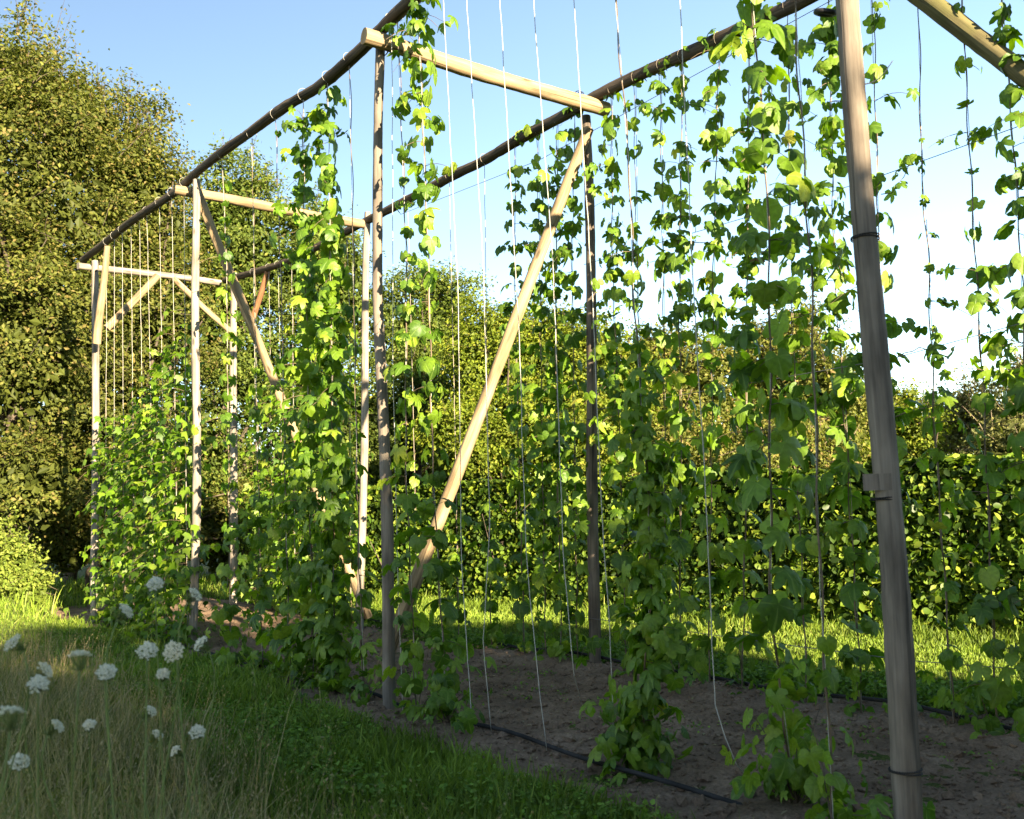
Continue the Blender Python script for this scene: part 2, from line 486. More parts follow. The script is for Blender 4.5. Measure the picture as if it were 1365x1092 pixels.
# the bare bed under the hops
bm_, bnt, bpz = new_mat('sandy_soil')
tc = N(bnt, 'ShaderNodeTexCoord'); n1 = N(bnt, 'ShaderNodeTexNoise'); n1.inputs['Scale'].default_value = 2.2; n1.inputs['Detail'].default_value = 7; n1.inputs['Roughness'].default_value = .65
bnt.links.new(tc.outputs['Object'], n1.inputs['Vector'])
b1 = ramp(bnt, [(.3, (.115, .074, .048)), (.52, (.195, .128, .084)), (.72, (.29, .20, .135))]); bnt.links.new(n1.outputs[0], b1.inputs[0])
n2 = N(bnt, 'ShaderNodeTexNoise'); n2.inputs['Scale'].default_value = 55; n2.inputs['Detail'].default_value = 7; n2.inputs['Roughness'].default_value = .75; bnt.links.new(tc.outputs['Object'], n2.inputs['Vector'])
mr = N(bnt, 'ShaderNodeMapRange'); bnt.links.new(n2.outputs[0], mr.inputs[0]); mr.inputs[1].default_value = .3; mr.inputs[2].default_value = .7; mr.inputs[3].default_value = .55; mr.inputs[4].default_value = 1.45
vs = N(bnt, 'ShaderNodeVectorMath', operation='SCALE'); bnt.links.new(b1.outputs[0], vs.inputs[0]); bnt.links.new(mr.outputs[0], vs.inputs[3])
bnt.links.new(vs.outputs[0], bpz.inputs['Base Color']); bpz.inputs['Roughness'].default_value = .95; bpz.inputs['Specular IOR Level'].default_value = .15
bp = N(bnt, 'ShaderNodeBump'); bp.inputs['Distance'].default_value = .02; bp.inputs['Strength'].default_value = .8; bnt.links.new(n2.outputs[0], bp.inputs['Height']); bnt.links.new(bp.outputs[0], bpz.inputs['Normal'])


def vnoise(x, y, seed=0):
    """smooth value noise on a lattice"""
    r2 = np.random.default_rng(seed); G = r2.uniform(-1, 1, (64, 64))
    xi, yi = np.floor(x).astype(int), np.floor(y).astype(int)
    fx, fy = x - xi, y - yi
    fx, fy = fx * fx * (3 - 2 * fx), fy * fy * (3 - 2 * fy)
    g = lambda a, b: G[a % 64, b % 64]
    return (g(xi, yi) * (1 - fx) + g(xi + 1, yi) * fx) * (1 - fy) + (g(xi, yi + 1) * (1 - fx) + g(xi + 1, yi + 1) * fx) * fy


def soil_height(s, u):
    return .018 * vnoise(s * 1.3, u * 1.3, 1) + .014 * vnoise(s * 4, u * 4, 2) + .010 * vnoise(s * 11, u * 11, 3) + .006 * vnoise(s * 27, u * 27, 4)


ns_, nu_ = 620, 110
ss = np.concatenate([np.linspace(-1, 9, 440), np.linspace(9.05, 17, 180)]); uu = np.linspace(0, 1, nu_)
S, U = np.meshgrid(ss, uu, indexing='ij')
CC = bed_left(S) + (bed_right(S) - bed_left(S)) * U
edge = np.minimum(U, 1 - U) * 3.2
BZ = .022 + soil_height(S, CC) * np.clip(edge / .25, 0, 1) + .05 * np.exp(-((CC - CB) / .28) ** 2) * np.clip(edge / .3, 0, 1) - .014 * np.clip(1 - edge / .05, 0, 1)
BV = rv[None] * S.ravel()[:, None] + cv[None] * CC.ravel()[:, None] + ZV[None] * BZ.ravel()[:, None]
i, j = np.meshgrid(np.arange(ns_ - 1), np.arange(nu_ - 1), indexing='ij'); i = i.ravel(); j = j.ravel()
BF = np.stack([i * nu_ + j, i * nu_ + j + 1, (i + 1) * nu_ + j + 1, (i + 1) * nu_ + j], 1)
tag(link('soil_bed', np_mesh('soil_bed', BV, BF[:, ::-1], bm_)), kind='structure')
# clods and crumbs
nc = 9000
s = np.abs(rng.normal(0, 1, nc)) * 4 + 2.2; u = rng.uniform(0.01, .99, nc)
c = bed_left(s) + (bed_right(s) - bed_left(s)) * u
sz = rng.gamma(1.6, .0055, nc) + .003
C = rv * s[:, None] + cv * c[:, None]; C[:, 2] = .022 + soil_height(s, c) + sz * .2 + .05 * np.exp(-((c - CB) / .28) ** 2)
OCT = (np.array([(1, 0, 0), (-1, 0, 0), (0, 1, 0), (0, -1, 0), (0, 0, .7), (0, 0, -.7)], float), np.array([(0, 2, 4), (2, 1, 4), (1, 3, 4), (3, 0, 4), (2, 0, 5), (1, 2, 5), (3, 1, 5), (0, 3, 5)]))
V, F = scatter(C, ZV + rdir(nc) * .6, rdir(nc), sz, OCT)
V += rng.normal(0, .0015, V.shape)
tag(link('soil_crumbs', np_mesh('soil_crumbs', V, F, bm_, smooth=False)), 'crumbs and clods of dry earth scattered on the bare bed', 'soil', kind='stuff')

s = rng.uniform(2.2, 13, 1500); u = rng.uniform(.02, .98, 1500); c = bed_left(s) + (bed_right(s) - bed_left(s)) * u
C = rv * s[:, None] + cv * c[:, None]; C[:, 2] = .032 + soil_height(s, c) + .05 * np.exp(-((c - CB) / .28) ** 2)
V, F = scatter(C, ZV + rdir(1500) * .35, rdir(1500), rng.uniform(.015, .055, 1500), LEAF4, rng.uniform(.5, 1.2))
lit = leaf_mat('litter', [(0, (.07, .05, .03)), (.6, (.17, .12, .07)), (.9, (.27, .22, .12)), (1, (.14, .17, .04))], .15, (1, 1, .8), tone=.2)
tag(link('leaf_litter', np_mesh('leaf_litter', V, F, lit, dict(rnd=np.repeat(rng.random(1500), 4), tone=np.repeat(rng.random(1500), 4)), smooth=False)), 'dry leaf bits and straw littering the bare bed', 'leaf litter', kind='stuff')

# ------------------------------------------------------------------ the hop trellis
HT = 5.27
a0, b0 = SCZ(2.27, 3.88), SCZ(2.35, CB)
TR = empty('hop_trellis', SCZ(8.4, 4.95))
tag(TR, 'tall hop trellis of weathered round poles standing over a bare bed', 'trellis')
TO = np.array(TR.location)


def pole(name, path, r0, r1, mat, label=None, **kw):
    o = link(name, log_mesh(name, [np.asarray(p) - TO for p in path], r0, r1, M[mat], **kw), TR)
    if label: o['label'] = label
    return o


def post_path(top, base, z0=-.3):
    base = np.array(base, float); top = np.array(top, float)
    d = (base - top); d = d / d[2]
    return [base + d * z0, top]


topA0 = on_row(1131, 0, 3.88) + (on_row(1131, 0, 3.88) - on_row(1170, 520, 3.88)) * ((HT - on_row(1131, 0, 3.88)[2]) / (on_row(1131, 0, 3.88)[2] - on_row(1170, 520, 3.88)[2]))
A0mid = [on_row(1211, 1092, 3.88), on_row(1189, 750, 3.88), on_row(1161, 400, 3.88), on_row(1131, 0, 3.88), topA0]
A0low = A0mid[0] + (A0mid[0] - A0mid[1]) * ((A0mid[0][2] + .3) / (A0mid[1][2] - A0mid[0][2]))
P_A0 = pole('post', [A0low] + A0mid, .060, .049, 'grey', 'thick grey post nearest the camera with wire bands and a nailed block', groove=(4.05, .25, 1.15, .3), wob=.006, sides=24)
tA1, gA1 = on_row(507, 62, CA), on_ground(521, 950)
P_A1 = pole('post', [gA1 + (gA1 - tA1) * .05, on_row(515, 700, CA), on_row(503, 400, CA), tA1], .049, .038, 'grey')
tA2, gA2 = on_row(262, 240, CA), on_ground(257, 867)
P_A2 = pole('post', [gA2 + (gA2 - tA2) * .05, on_row(262, 560, CA), tA2], .050, .040, 'pale')
tA3, gA3 = on_row(127, 348, CA), on_ground(127, 831)
P_A3 = pole('post', [gA3 + (gA3 - tA3) * .05, tA3], .055, .048, 'pale', 'bleached split post at the far end of the front row', groove=(3.6, 2.8, 5.4, .35))
tB1, gB1 = on_row(781, 155, CB), on_ground(792, 893)
P_B1 = pole('post', [gB1 + (gB1 - tB1) * .05, on_row(790, 500, CB), tB1], .054, .045, 'brown', 'dark brown post of the rear row behind the long tan brace')
tB2, gB2 = on_row(490, 283, CB), on_ground(480, 845)
P_B2 = pole('post', [gB2 + (gB2 - tB2) * .05, tB2], .052, .040, 'pale')
tB3, gB3 = on_row(312, 364, CB), on_ground(318, 838)
gB3 = SCZ(14.75, CB); P_B3 = pole('post', [gB3 - ZV * .3, tB3], .060, .055, 'pale')
P_B0 = pole('post', [b0 - ZV * .3, b0 + ZV * HT], .06, .05, 'grey')

# long beams along the rows (they lie on the cross beams)
BA = [on_row(*p, CA) for p in ((110, 347), (172, 299), (234, 253), (264, 227), (330, 183), (381, 141), (425, 113), (480, 66), (520, 28), (550, 0))]
dA = BA[-1] - BA[-3]
BA2 = BA + [topA0 + ZV * .07, topA0 + ZV * .07 - rv * .6]
P_BA = pole('top_beam', BA2, .048, .052, 'beam', 'dark brown beam along the top of the front row', wob=.015, knob=.07)
BB = [on_row(*p, CB) for p in ((300, 374), (370, 353), (395, 343), (513, 284), (586, 242), (608, 229), (638, 216), (696, 183), (751, 157), (814, 121), (865, 95), (920, 70), (988, 37), (1064, 3))]
BB2 = BB + [b0 + ZV * (HT + .04), b0 + ZV * (HT + .04) - rv * .5]
P_BB = pole('top_beam', BB2, .050, .055, 'beam', 'dark brown beam along the top of the rear row', wob=.012, knob=.08)
# cross beams, bolted behind the post heads
rb = .10
e = on_row(485, 48, CA - .20); f_ = on_row(800, 142, CB)
P_C1 = pole('cross_beam', [e + rv * .0, f_ + rv * .02 + cv * .10], .064, .068, 'tan', 'stout tan cross beam from the braced front post to the rear row', knob=.06)
e = on_row(237, 250, CA - .12); f_ = on_row(494, 297, CB)
P_C2 = pole('cross_beam', [e + rv * rb, f_ + rv * rb], .062, .055, 'tan')
e = on_row(106, 353, CA - .15); f_ = on_row(296, 376, CB)
P_C3 = pole('cross_beam', [e + rv * .08, f_ + rv * .08], .052, .050, 'pale', 'pale far cross beam with two diagonal knees')
P_C0 = pole('cross_beam', [a0 + ZV * (HT - .08) - cv * .3 + rv * .12, b0 + ZV * (HT - .08) + cv * .3 + rv * .12], .062, .06, 'tan')
# long braces
e = on_row(776, 176, CB) - rv * .09; f_ = on_ground(499, 918)
BRV = f_ - e
P_R1 = pole('brace', [e, f_ + BRV * .04], .050, .062, 'tan', 'long tan brace slanting across the bay with four bolt holes', wob=.004, knob=.03)
e2 = on_row(256, 256, CA) - rv * .09 + cv * .02; f2 = SCZ(10.5, CB - .03, .16)
f2 = on_row(491, 823, CB - .02)
P_R2 = pole('brace', [e2, f2], .052, .056, 'tan', wob=.006)
# knees
sF = 14.32
P_K1 = pole('knee_brace', [on_cross(210, 368, sF), on_cross(142, 438, sF)], .050, .054, 'tan', knob=.03)
P_K2 = pole('knee_brace', [on_cross(231, 371, sF), on_cross(313, 447, sF)], .045, .045, 'tan', knob=.03)
P_K3 = pole('knee_brace', [on_row(143, 328, CA - .05), on_row(129, 458, CA - .06)], .040, .058, 'tan', knob=.03)
P_K4 = pole('knee_brace', [on_row(357, 362, CB), on_row(334, 432, CB)], .042, .046, 'red', 'reddish knee under the far end of the rear beam')
P_K5 = pole('knee_brace', [on_row(1161, -51, CB), on_row(1495, 196, CB)], .066, .066, 'mossy', 'mossy olive knee brace at the near end of the rear row')
P_K6 = pole('knee_brace', [a0 + ZV * (HT - .05) + rv * 1.2, a0 + ZV * (HT - 1.2)], .06, .06, 'tan')


def sub(name, parent, V, F, mat, label=None, smooth=True):
    o = link(name, np_mesh(name, V - TO, F, M[mat], uv=np.zeros((len(V), 2)) + V[:, :1] * .0 + V[:, 2:3] * np.array([[.0, 1.0]]) + V[:, :1] * np.array([[1.0, 0]]), smooth=smooth), parent)
    if label: o['label'] = label
    return o


for (x, y, rr) in ((1153, 319, .0595), (1181, 667, .0625), (1207, 1029, .0660)):
    p = on_row(x, y, 3.88)
    ax = nrm(np.array([.06, .05, 1]))
    V1, F1 = ring_arrays(p, ax, rr, .0032, 28); V2, F2 = ring_arrays(p + ZV * .012, nrm(np.array([-.05, .02, 1])), rr, .0032, 28)
    sub('wire_band', P_A0, *join([(V1, F1), (V2, F2)]), 'black')
pb = on_row(1168, 643, 3.88)
tv = nrm(np.array([pb[0], pb[1], 0])); lat = np.array([tv[1], -tv[0], 0])
sub('wood_block', P_A0, *box_arrays(pb - tv * .070 + lat * .004, lat * .058, tv * .014, ZV * .036), 'grey', smooth=False)
# iron eye with a strap on the near post
pe = on_row(1100, 17, 3.88)
V1, F1 = ring_arrays(pe, nrm(np.array([.15, -.35, 1.0])), .042, .013, 20, 8)
V2, F2 = tube_arrays([pe + RIGHT * np.array(.03) if False else pe + np.array(RIGHT) * .04, pe + np.array(RIGHT) * .075 + ZV * .012, pe + np.array(RIGHT) * .115 + ZV * .02], .012, 8)
sub('iron_eye', P_A0, *join([(V1, F1), (V2, F2)]), 'iron')
sub('dry_tendril', P_A0, *tube_arrays(smooth(resample([on_row(1148, 113, 3.93), on_row(1162, 111, 3.92), on_row(1174, 104, 3.90), on_row(1190, 81, 3.88)], n=9), 1), np.linspace(.0035, .0022, 9), 5), 'string')
# bolt heads and wire band on the long brace
L_ = nrm(BRV); face = nrm(-cv * .62 - rv * .78); face = nrm(face - L_ * (face @ L_))
for (x, y) in ((669, 458), (663, 476), (657, 494), (650, 515)):
    d = ray(x, y); t = float(np.clip((((on_row(x, y, 5.0)) - e) @ L_), 0, 9))
    # point of the brace axis closest to this line of sight
    n_ = np.cross(d, L_); t = np.dot(np.cross(CAMP - e, d), n_) / (n_ @ n_)
    q = e + L_ * t; rr = .050 + .012 * t / np.linalg.norm(BRV)
    fc = nrm(CAMP - q); fc = nrm(fc - L_ * (fc @ L_))
    sub('bolt', P_R1, *tube_arrays([q + fc * (rr - .01), q + fc * (rr + .006)], [.013, .011], 10), 'iron', smooth=False)
for (x, y) in ((641, 529), (672, 457)):
    d = ray(x, y); n_ = np.cross(d, L_); t = np.dot(np.cross(CAMP - e, d), n_) / (n_ @ n_); q = e + L_ * t
    sub('wire_band', P_R1, *ring_arrays(q, L_, .0565 if y > 500 else .056, .0028, 24), 'black')
for (P_, pt, rr) in ((P_A1, on_row(509, 560, CA), .046), (P_A1, on_row(517, 880, CA), .0495), (P_B1, on_row(791, 560, CB), .052)):
    sub('wire_band', P_, *ring_arrays(pt, ZV + .04 * cv, rr + .002, .0028, 22), 'black')

for (P_, pt, ax, rr) in ((P_C1, on_row(517, 58, CA) + rv * .06, cv, .072), (P_C2, on_row(262, 254, CA) + rv * .1, cv, .068), (P_C1, on_row(770, 132, CB), cv, .073)):
    V1, F1 = ring_arrays(pt, nrm(ax + .15 * ZV), rr, .004, 22); V2, F2 = ring_arrays(pt + ax * .018, nrm(ax - .1 * ZV), rr, .004, 22)
    sub('wire_lashing', P_, *join([(V1, F1), (V2, F2)]), 'iron')
for (P_, px_, c_) in ((P_A1, (507, 68), CA), (P_A2, (262, 252), CA), (P_B2, (489, 296), CB), (P_A3, (127, 362), CA)):
    q = on_row(*px_, c_); sub('bolt', P_, *tube_arrays([q - rv * .03, q - rv * .052], [.014, .012], 8), 'iron', smooth=False)

# ------------------------------------------------------------------ hop leaves: a few shared meshes
def hop_outline(lobes):
    """half outline from tip to base as (angle from midrib, radius): rounded lobes, heart-shaped at the base"""
    if lobes == 5: return [(0, 1.0), (9, .88), (20, .70), (29, .43), (38, .66), (50, .84), (62, .78), (74, .60), (84, .41), (98, .56), (116, .56), (146, .36)]
    if lobes == 3: return [(0, 1.0), (10, .90), (21, .74), (32, .53), (42, .70), (54, .82), (67, .78), (81, .68), (97, .62), (114, .56), (133, .48), (155, .30)]
    return [(0, 1.0), (9, .90), (20, .81), (31, .74), (43, .70), (56, .67), (70, .64), (85, .60), (101, .55), (118, .50), (136, .42), (157, .28)]


def hop_leaf(name, lobes, droop, fold, mat, pet=.55, seed=0):
    r2 = np.random.default_rng(seed)
    h = hop_outline(lobes)
    pol = [(-a, r) for a, r in h[:0:-1]] + list(h)          # from the left base lobe over the tip to the right one
    k = len(pol)
    tooth = 1 + .05 * r2.normal(size=k)
    b2 = np.array([(math.sin(R(a)) * r, math.cos(R(a)) * r) for a, r in pol]) * .62 * tooth[:, None]
    mid = b2[::2] * .55
    pts = np.vstack([[0, .0], mid, b2])
    nm = len(mid)
    x, y = pts[:, 0], pts[:, 1]
    rr = np.hypot(x, y)
    cup = r2.uniform(.7, 1.3)
    z = fold * np.abs(x) * .5 - .75 * cup * rr ** 2 + .02 * r2.normal(size=len(pts)) - .25 * np.abs(x) ** 2 + .05 * x * r2.normal()
    z[0] = -.02
    a = R(droop)
    Y = y * math.cos(a) + z * math.sin(a); Z = -y * math.sin(a) + z * math.cos(a)
    pe = np.array([0, pet, pet * .32])
    V = np.stack([x, Y + pe[1], Z + pe[2]], 1)
    F = [(0, i + 1, i + 2) for i in range(nm - 1)]
    for i in range(nm - 1):
        m0, m1, o0 = i + 1, i + 2, 1 + nm + 2 * i
        F += [(m0, o0, o0 + 1), (m0, o0 + 1, m1), (m1, o0 + 1, o0 + 2)]
    F = np.array(F)[:, ::-1]
    uv = np.stack([x, y], 1)
    TV = np.array([(-.014, 0, 0), (.014, 0, 0), (.010, pe[1], pe[2]), (-.010, pe[1], pe[2])]); TF = np.array([(0, 1, 2), (0, 2, 3)])
    F = np.vstack([F, TF + len(V)]); V = np.vstack([V, TV]); uv = np.vstack([uv, np.zeros((4, 2)) + (.0, -.5)])
    return V, F, uv


LEAFSET = []
for i, (lb, dr, fo) in enumerate(((5, 35, .15), (5, 60, .10), (5, 78, .25), (3, 30, .10), (3, 55, .22), (3, 75, .12), (1, 45, .2), (1, 70, .1), (3, 95, .3), (5, 15, .15))):
    V, F, uv = hop_leaf('leaf', lb, dr, fo, None, pet=(.35, .5, .3, .55, .4, .3, .35, .3, .25, .5)[i], seed=i)
    LEAFSET.append((V, F, uv))
LEAFMESH = [np_mesh('hop_leaf_blade', V, F, M['leaf'], uv=uv) for V, F, uv in LEAFSET]
YLEAF = [np_mesh('yellow_hop_blade', V, F, M['yleaf'], uv=uv) for V, F, uv in LEAFSET[3:7]]
DLEAF = [np_mesh('dead_hop_blade', V, F, M['dead'], uv=uv) for V, F, uv in LEAFSET[1:3]]


def low_leaf():
    V = np.array([(0, .0, 0), (.30, .12, .06), (.36, .40, -.02), (.14, .45, .03), (0, .85, -.16), (-.14, .45, .03), (-.36, .40, -.02), (-.30, .12, .06), (0, .25, .05)])
    F = np.array([(8, i, (i + 1) % 8) for i in range(8)])
    return V, F


LOW = low_leaf()


def spine(path, amp=.007, freq=9.0, step=.045, sway=.005):
    """the twining stem: helix round the string with a slow sway"""
    P = resample(path, step); n = len(P)
    v = np.arange(n) * step
    ph = rng.uniform(0, 6.28, 4)
    env = np.minimum(1, v / .3) if True else 1
    a1, a2 = np.cos(v * freq + ph[0]), np.sin(v * freq + ph[0])
    sw1, sw2 = np.sin(v * 1.1 + ph[1]), np.sin(v * .8 + ph[2])
    return P + (amp * a1 + sway * sw1)[:, None] * rv + (amp * a2 + sway * sw2)[:, None] * cv


LEAF_TOTAL = 0


def hop_plant(path, prof, label, group, size=.16, spread=1.0, detailed=True, stem_r=.006, yellow=0.0, base_bush=0, dead=0, shoots=.35, stemmat='stem', extra=None):
    """path: world points from the foot upward; prof: (height, leaves per metre, leaf scale); foot bush: leaves round the base"""
    global LEAF_TOTAL
    path = [np.asarray(p, float) for p in path]
    base = path[0].copy(); base[2] = 0.02
    T = empty('hop_plant', base)
    tag(T, label, 'hop plant', group)
    SP = spine(path)
    parts = [tube_arrays(SP - base, np.linspace(stem_r, stem_r * .55, len(SP)), 5)]
    hz, dn, ls = (np.array([p[k] for p in prof], float) for k in range(3))
    zs = SP[:, 2]
    seg = np.linalg.norm(np.diff(SP, axis=0), axis=1)
    nodes, outs, scl = [], [], []
    tpos = 0.0; phi = rng.uniform(0, 6.28)
    acc = rng.uniform(0, .15); next_gap = 1.0
    for i in range(len(SP) - 1):
        acc += seg[i]
        NODE = next_gap * float(np.clip(5.5 / max(1.0, np.interp(zs[i], hz, dn)), .05, .20))
        if acc < NODE: continue
        NODE, acc, next_gap = acc, 0.0, rng.uniform(.8, 1.2)
        d = np.interp(zs[i], hz, dn); s_ = np.interp(zs[i], hz, ls)
        k = rng.poisson(d * NODE)
        phi += rng.normal(1.57, .4); d *= 1.45
        if k == 0: continue
        npair = min(k, 2 + rng.integers(0, 2))
        for q in range(npair):
            nodes.append(SP[i] + rng.normal(0, .008, 3)); outs.append(phi + q * math.pi + rng.normal(0, .5)); scl.append(s_ * rng.uniform(.75, 1.15))
        k -= npair
        while k > 0:                                # a side shoot that carries the rest
            az = phi + rng.choice([0, math.pi]) + rng.normal(0, .6)
            ln = rng.uniform(.10, .34) * spread
            o = np.array([math.cos(az), math.sin(az), rng.uniform(-.25, .45)])
            m_ = min(k, rng.integers(2, 6))
            tt = np.linspace(0, 1, 5)
            sh = SP[i] + o * ln * tt[:, None] - ZV * (ln * .45 * tt ** 2)[:, None]
            parts.append(tube_arrays(sh - base, [.003, .0028, .0025, .002, .0015], 3, caps=False))
            for q in range(m_):
                t = rng.uniform(.25, 1)
                nodes.append(SP[i] + o * ln * t - ZV * ln * .45 * t * t); outs.append(az + rng.normal(0, 1.1)); scl.append(s_ * rng.uniform(.45, .95))
            k -= m_
    for q in range(int(base_bush * 1.6)):                      # young bines and leaves round the foot
        az = rng.uniform(0, 6.28); rr = abs(rng.normal(0, .17)); hgt = abs(rng.normal(.0, .22)) + .03
        nodes.append(base + np.array([math.cos(az) * rr, math.sin(az) * rr, hgt])); outs.append(az + rng.normal(0, .7)); scl.append(size / .16 * rng.uniform(.34, .78) * np.interp(.2, hz, ls) / max(1e-3, np.interp(.2, hz, ls)))
        if q % 5 == 0:
            parts.append(tube_arrays(np.array([[0, 0, 0], (nodes[-1] - base) * .6 + [0, 0, .04], nodes[-1] - base]), [.004, .003, .002], 3, caps=False))
    for ex in (extra or []):                        # bines that run along a beam or hang across
        E_ = smooth(resample(ex[0], .06), 2) + rng.normal(0, .006, (len(resample(ex[0], .06)), 3))
        parts.append(tube_arrays(E_ - base, .0035, 4))
        for i in range(len(E_)):
            for q in range(rng.poisson(ex[1] * .06)):
                nodes.append(E_[i]); outs.append(rng.uniform(0, 6.28)); scl.append(rng.uniform(.45, .95) * ex[2])
    Vs, Fs = join(parts)
    link('stem', np_mesh('hop_stem', Vs, Fs, M[stemmat]), T)
    n = len(nodes)
    if n == 0: return T
    nodes = np.array(nodes); outs = np.array(outs); scl = np.array(scl) * .16 / .62 * .83
    if detailed:
        order = np.argsort(-scl)
        keep = set(order[:300].tolist())
        rest = [i for i in range(n) if i not in keep]
        rest_rot = [(rng.normal(-.22, .30), rng.normal(0, .32), outs[i] - math.pi / 2) for i in rest]
        for i in keep:
            yl = rng.random() < yellow
            me = YLEAF[rng.integers(0, len(YLEAF))] if yl else LEAFMESH[rng.integers(0, len(LEAFMESH))]
            if dead and rng.random() < dead: me = DLEAF[rng.integers(0, 2)]
            o = bpy.data.objects.new('leaf', me)
            o.parent = T
            o.location = nodes[i] - base
            o.rotation_euler = (rng.normal(-.22, .30), rng.normal(0, .32), outs[i] - math.pi / 2)
            o.scale = (scl[i],) * 3
            COL.objects.link(o)
            LEAF_TOTAL += 1
    else:
        rest = list(range(n))
    if rest and detailed:                           # what is past the limit: the same leaves, joined
        Vl, Fl, rl, o_ = [], [], [], 0
        for i, e_ in zip(rest, rest_rot):
            V, F, _ = LEAFSET[rng.integers(0, len(LEAFSET))]
            Rm = np.array(Euler(e_).to_matrix())
            Vl.append((V * scl[i]) @ Rm.T + (nodes[i] - base)); Fl.append(F + o_); o_ += len(V); rl.append(np.full(len(V), rng.random()))
        tag(link('foliage', np_mesh('hop_foliage', np.vstack(Vl), np.vstack(Fl), M['foliage'], dict(rnd=np.concatenate(rl), tone=np.full(o_, .5))), T), kind='stuff')
    elif rest:
        nd = nodes[rest]; ou = outs[rest]; m_ = len(rest)
        out = np.stack([np.cos(ou), np.sin(ou), np.zeros(m_)], 1)
        tip = out * rng.uniform(.3, 1, (m_, 1)) - ZV * rng.uniform(.3, 1.2, (m_, 1))
        nn = nrm(out * .6 + ZV * .7 + rng.normal(0, .45, (m_, 3)))
        V, F = scatter(nd - base + out * (scl[rest][:, None] * .4), nn, tip, scl[rest] * .85, LOW)
        rd = np.repeat(rng.random(m_), 9); tn = np.repeat(np.full(m_, rng.random()), 9)
        tag(link('foliage', np_mesh('hop_foliage', V, F, M['foliage'], dict(rnd=rd, tone=tn)), T), kind='stuff')
    return T


def string_thing(pts, label, group, mat='string', r=.0055, knot=True, name='string'):
    pts = [np.asarray(p, float).copy() for p in pts]
    B_ = resample(np.array(BA2 if pts[0] @ cv < 5 else BB2), .03)
    k = int(np.argmin(np.abs(B_ @ rv - pts[0] @ rv)))
    bc = B_[k].copy()
    pts[0] = bc - ZV * .05 + cv * (.0 if knot else 0)
    P = resample(pts, .15); n = len(P)
    P[1:-1] += rng.normal(0, .0015, (n - 2, 3))
    base = P[-1].copy()
    parts = [tube_arrays(P - base, r, 5)]
    if knot:                                        # tied round the beam
        parts.append(ring_arrays(bc - base, nrm(B_[min(k + 3, len(B_) - 1)] - B_[max(k - 3, 0)] + ZV * rng.normal(0, .01)), .056, r * .6, 18, 5))
    V, F = join(parts)
    return tag(link(name, np_mesh(name, V, F, M[mat]), None, base), label, 'string', group)


def beam_z(c, x):
    """point under the beam of a row at a given picture column"""
    B_ = np.array(BA2 if c < 5 else BB2)
    # project onto the row: find the beam point that lies at this column
    best = None
    pr = []
    for p in resample(B_, .05):
        q = p - CAMP; zc = q @ np.array(Fc)
        if zc < .3: continue
        pr.append((W0 / 2 + FPX * (q @ np.array(RIGHT)) / zc, p))
    xs = np.array([a for a, _ in pr]); k = int(np.argmin(np.abs(xs - x)))
    p = pr[k][1].copy(); p[2] -= .05
    return p


def trace(c, pts, foot_x):
    """upright path on a row: from the foot column up through the picture points to the beam if the first point is 'beam'"""
    out = [row_base(foot_x, c)]
    for p in pts[::-1]:
        out.append(on_row(p[0], p[1], c))
    return out


def to_beam(p_low, p_hi):
    """carry a line on upward until it reaches beam height"""
    d = p_hi - p_low
    k = (HT + .0 - p_hi[2]) / d[2]
    return p_hi + d * k


GB, GF_ = 'hop plants climbing the rear row', 'hop plants climbing the front row'
ORD = 'first second third fourth fifth sixth seventh eighth ninth tenth eleventh twelfth'.split()
GS_B, GS_F = 'strings hanging from the rear beam', 'strings hanging from the front beam'

# ---- rear row: the curtain between the dark brown post and the near end
# (column at the top, mid points, foot column, profile, label, string colour)
def prof(lo, mid, hi, s_lo=1.0, s_mid=1.0, s_hi=.85, zmid=2.0):
    return [(0, lo * .25, s_lo * .9), (.8, lo * .6, s_lo), (zmid, mid * .78, s_mid), (3.3, (mid + hi) * .44, s_hi), (HT, hi * .95, s_hi)]


rear = [
    (686, (686, 350), (690, 600), 700, prof(30, 42, 26), 'hop bine hanging left of the long tan brace on the rear row', .0),
    (718, (720, 350), (722, 600), 727, prof(34, 46, 24), 'hop bine crossing behind the upper part of the long tan brace', .01),
    (741, (741, 350), (742, 600), 748, prof(40, 52, 30), 'leafy hop bine just right of the long tan brace', .01),
    (764, (762, 350), (766, 600), 770, prof(44, 40, 30), 'hop bine hugging the left side of the dark brown post', .0),
    (814, (816, 350), (826, 600), 836, prof(44, 54, 38), 'hop bine hugging the right side of the dark brown post', .02),
    (847, (849, 350), (856, 600), 862, prof(30, 26, 8), 'sparse hop bine with a long bare purple top right of the dark brown post', .03),
    (880, (884, 350), (886, 600), 884, prof(32, 40, 14), 'hop bine rising behind the dense leafy column on the soil', .0),
    (909, (906, 350), (908, 600), 905, prof(36, 46, 32), 'hop bine beside the long slack white string in the rear row', .02),
    (956, (951, 350), (948, 600), 945, prof(36, 50, 36), 'dark-stemmed hop bine left of the large-leaved front one', .03),
    (1000, (996, 350), (994, 600), 990, prof(38, 54, 38), 'hop bine directly behind the large-leaved front one', .02),
    (1052, (1054, 350), (1062, 600), 1076, prof(34, 48, 34), 'hop bine with a bright pale leaf high against the sky', .02),
    (1105, (1112, 350), (1130, 600), 1150, prof(40, 56, 48), 'dense hop bine just left of the thick grey post', .01),
    (1160, (1172, 350), (1185, 600), 1203, prof(30, 26, 12), 'hop bine half hidden behind the thick grey post', .0),
]
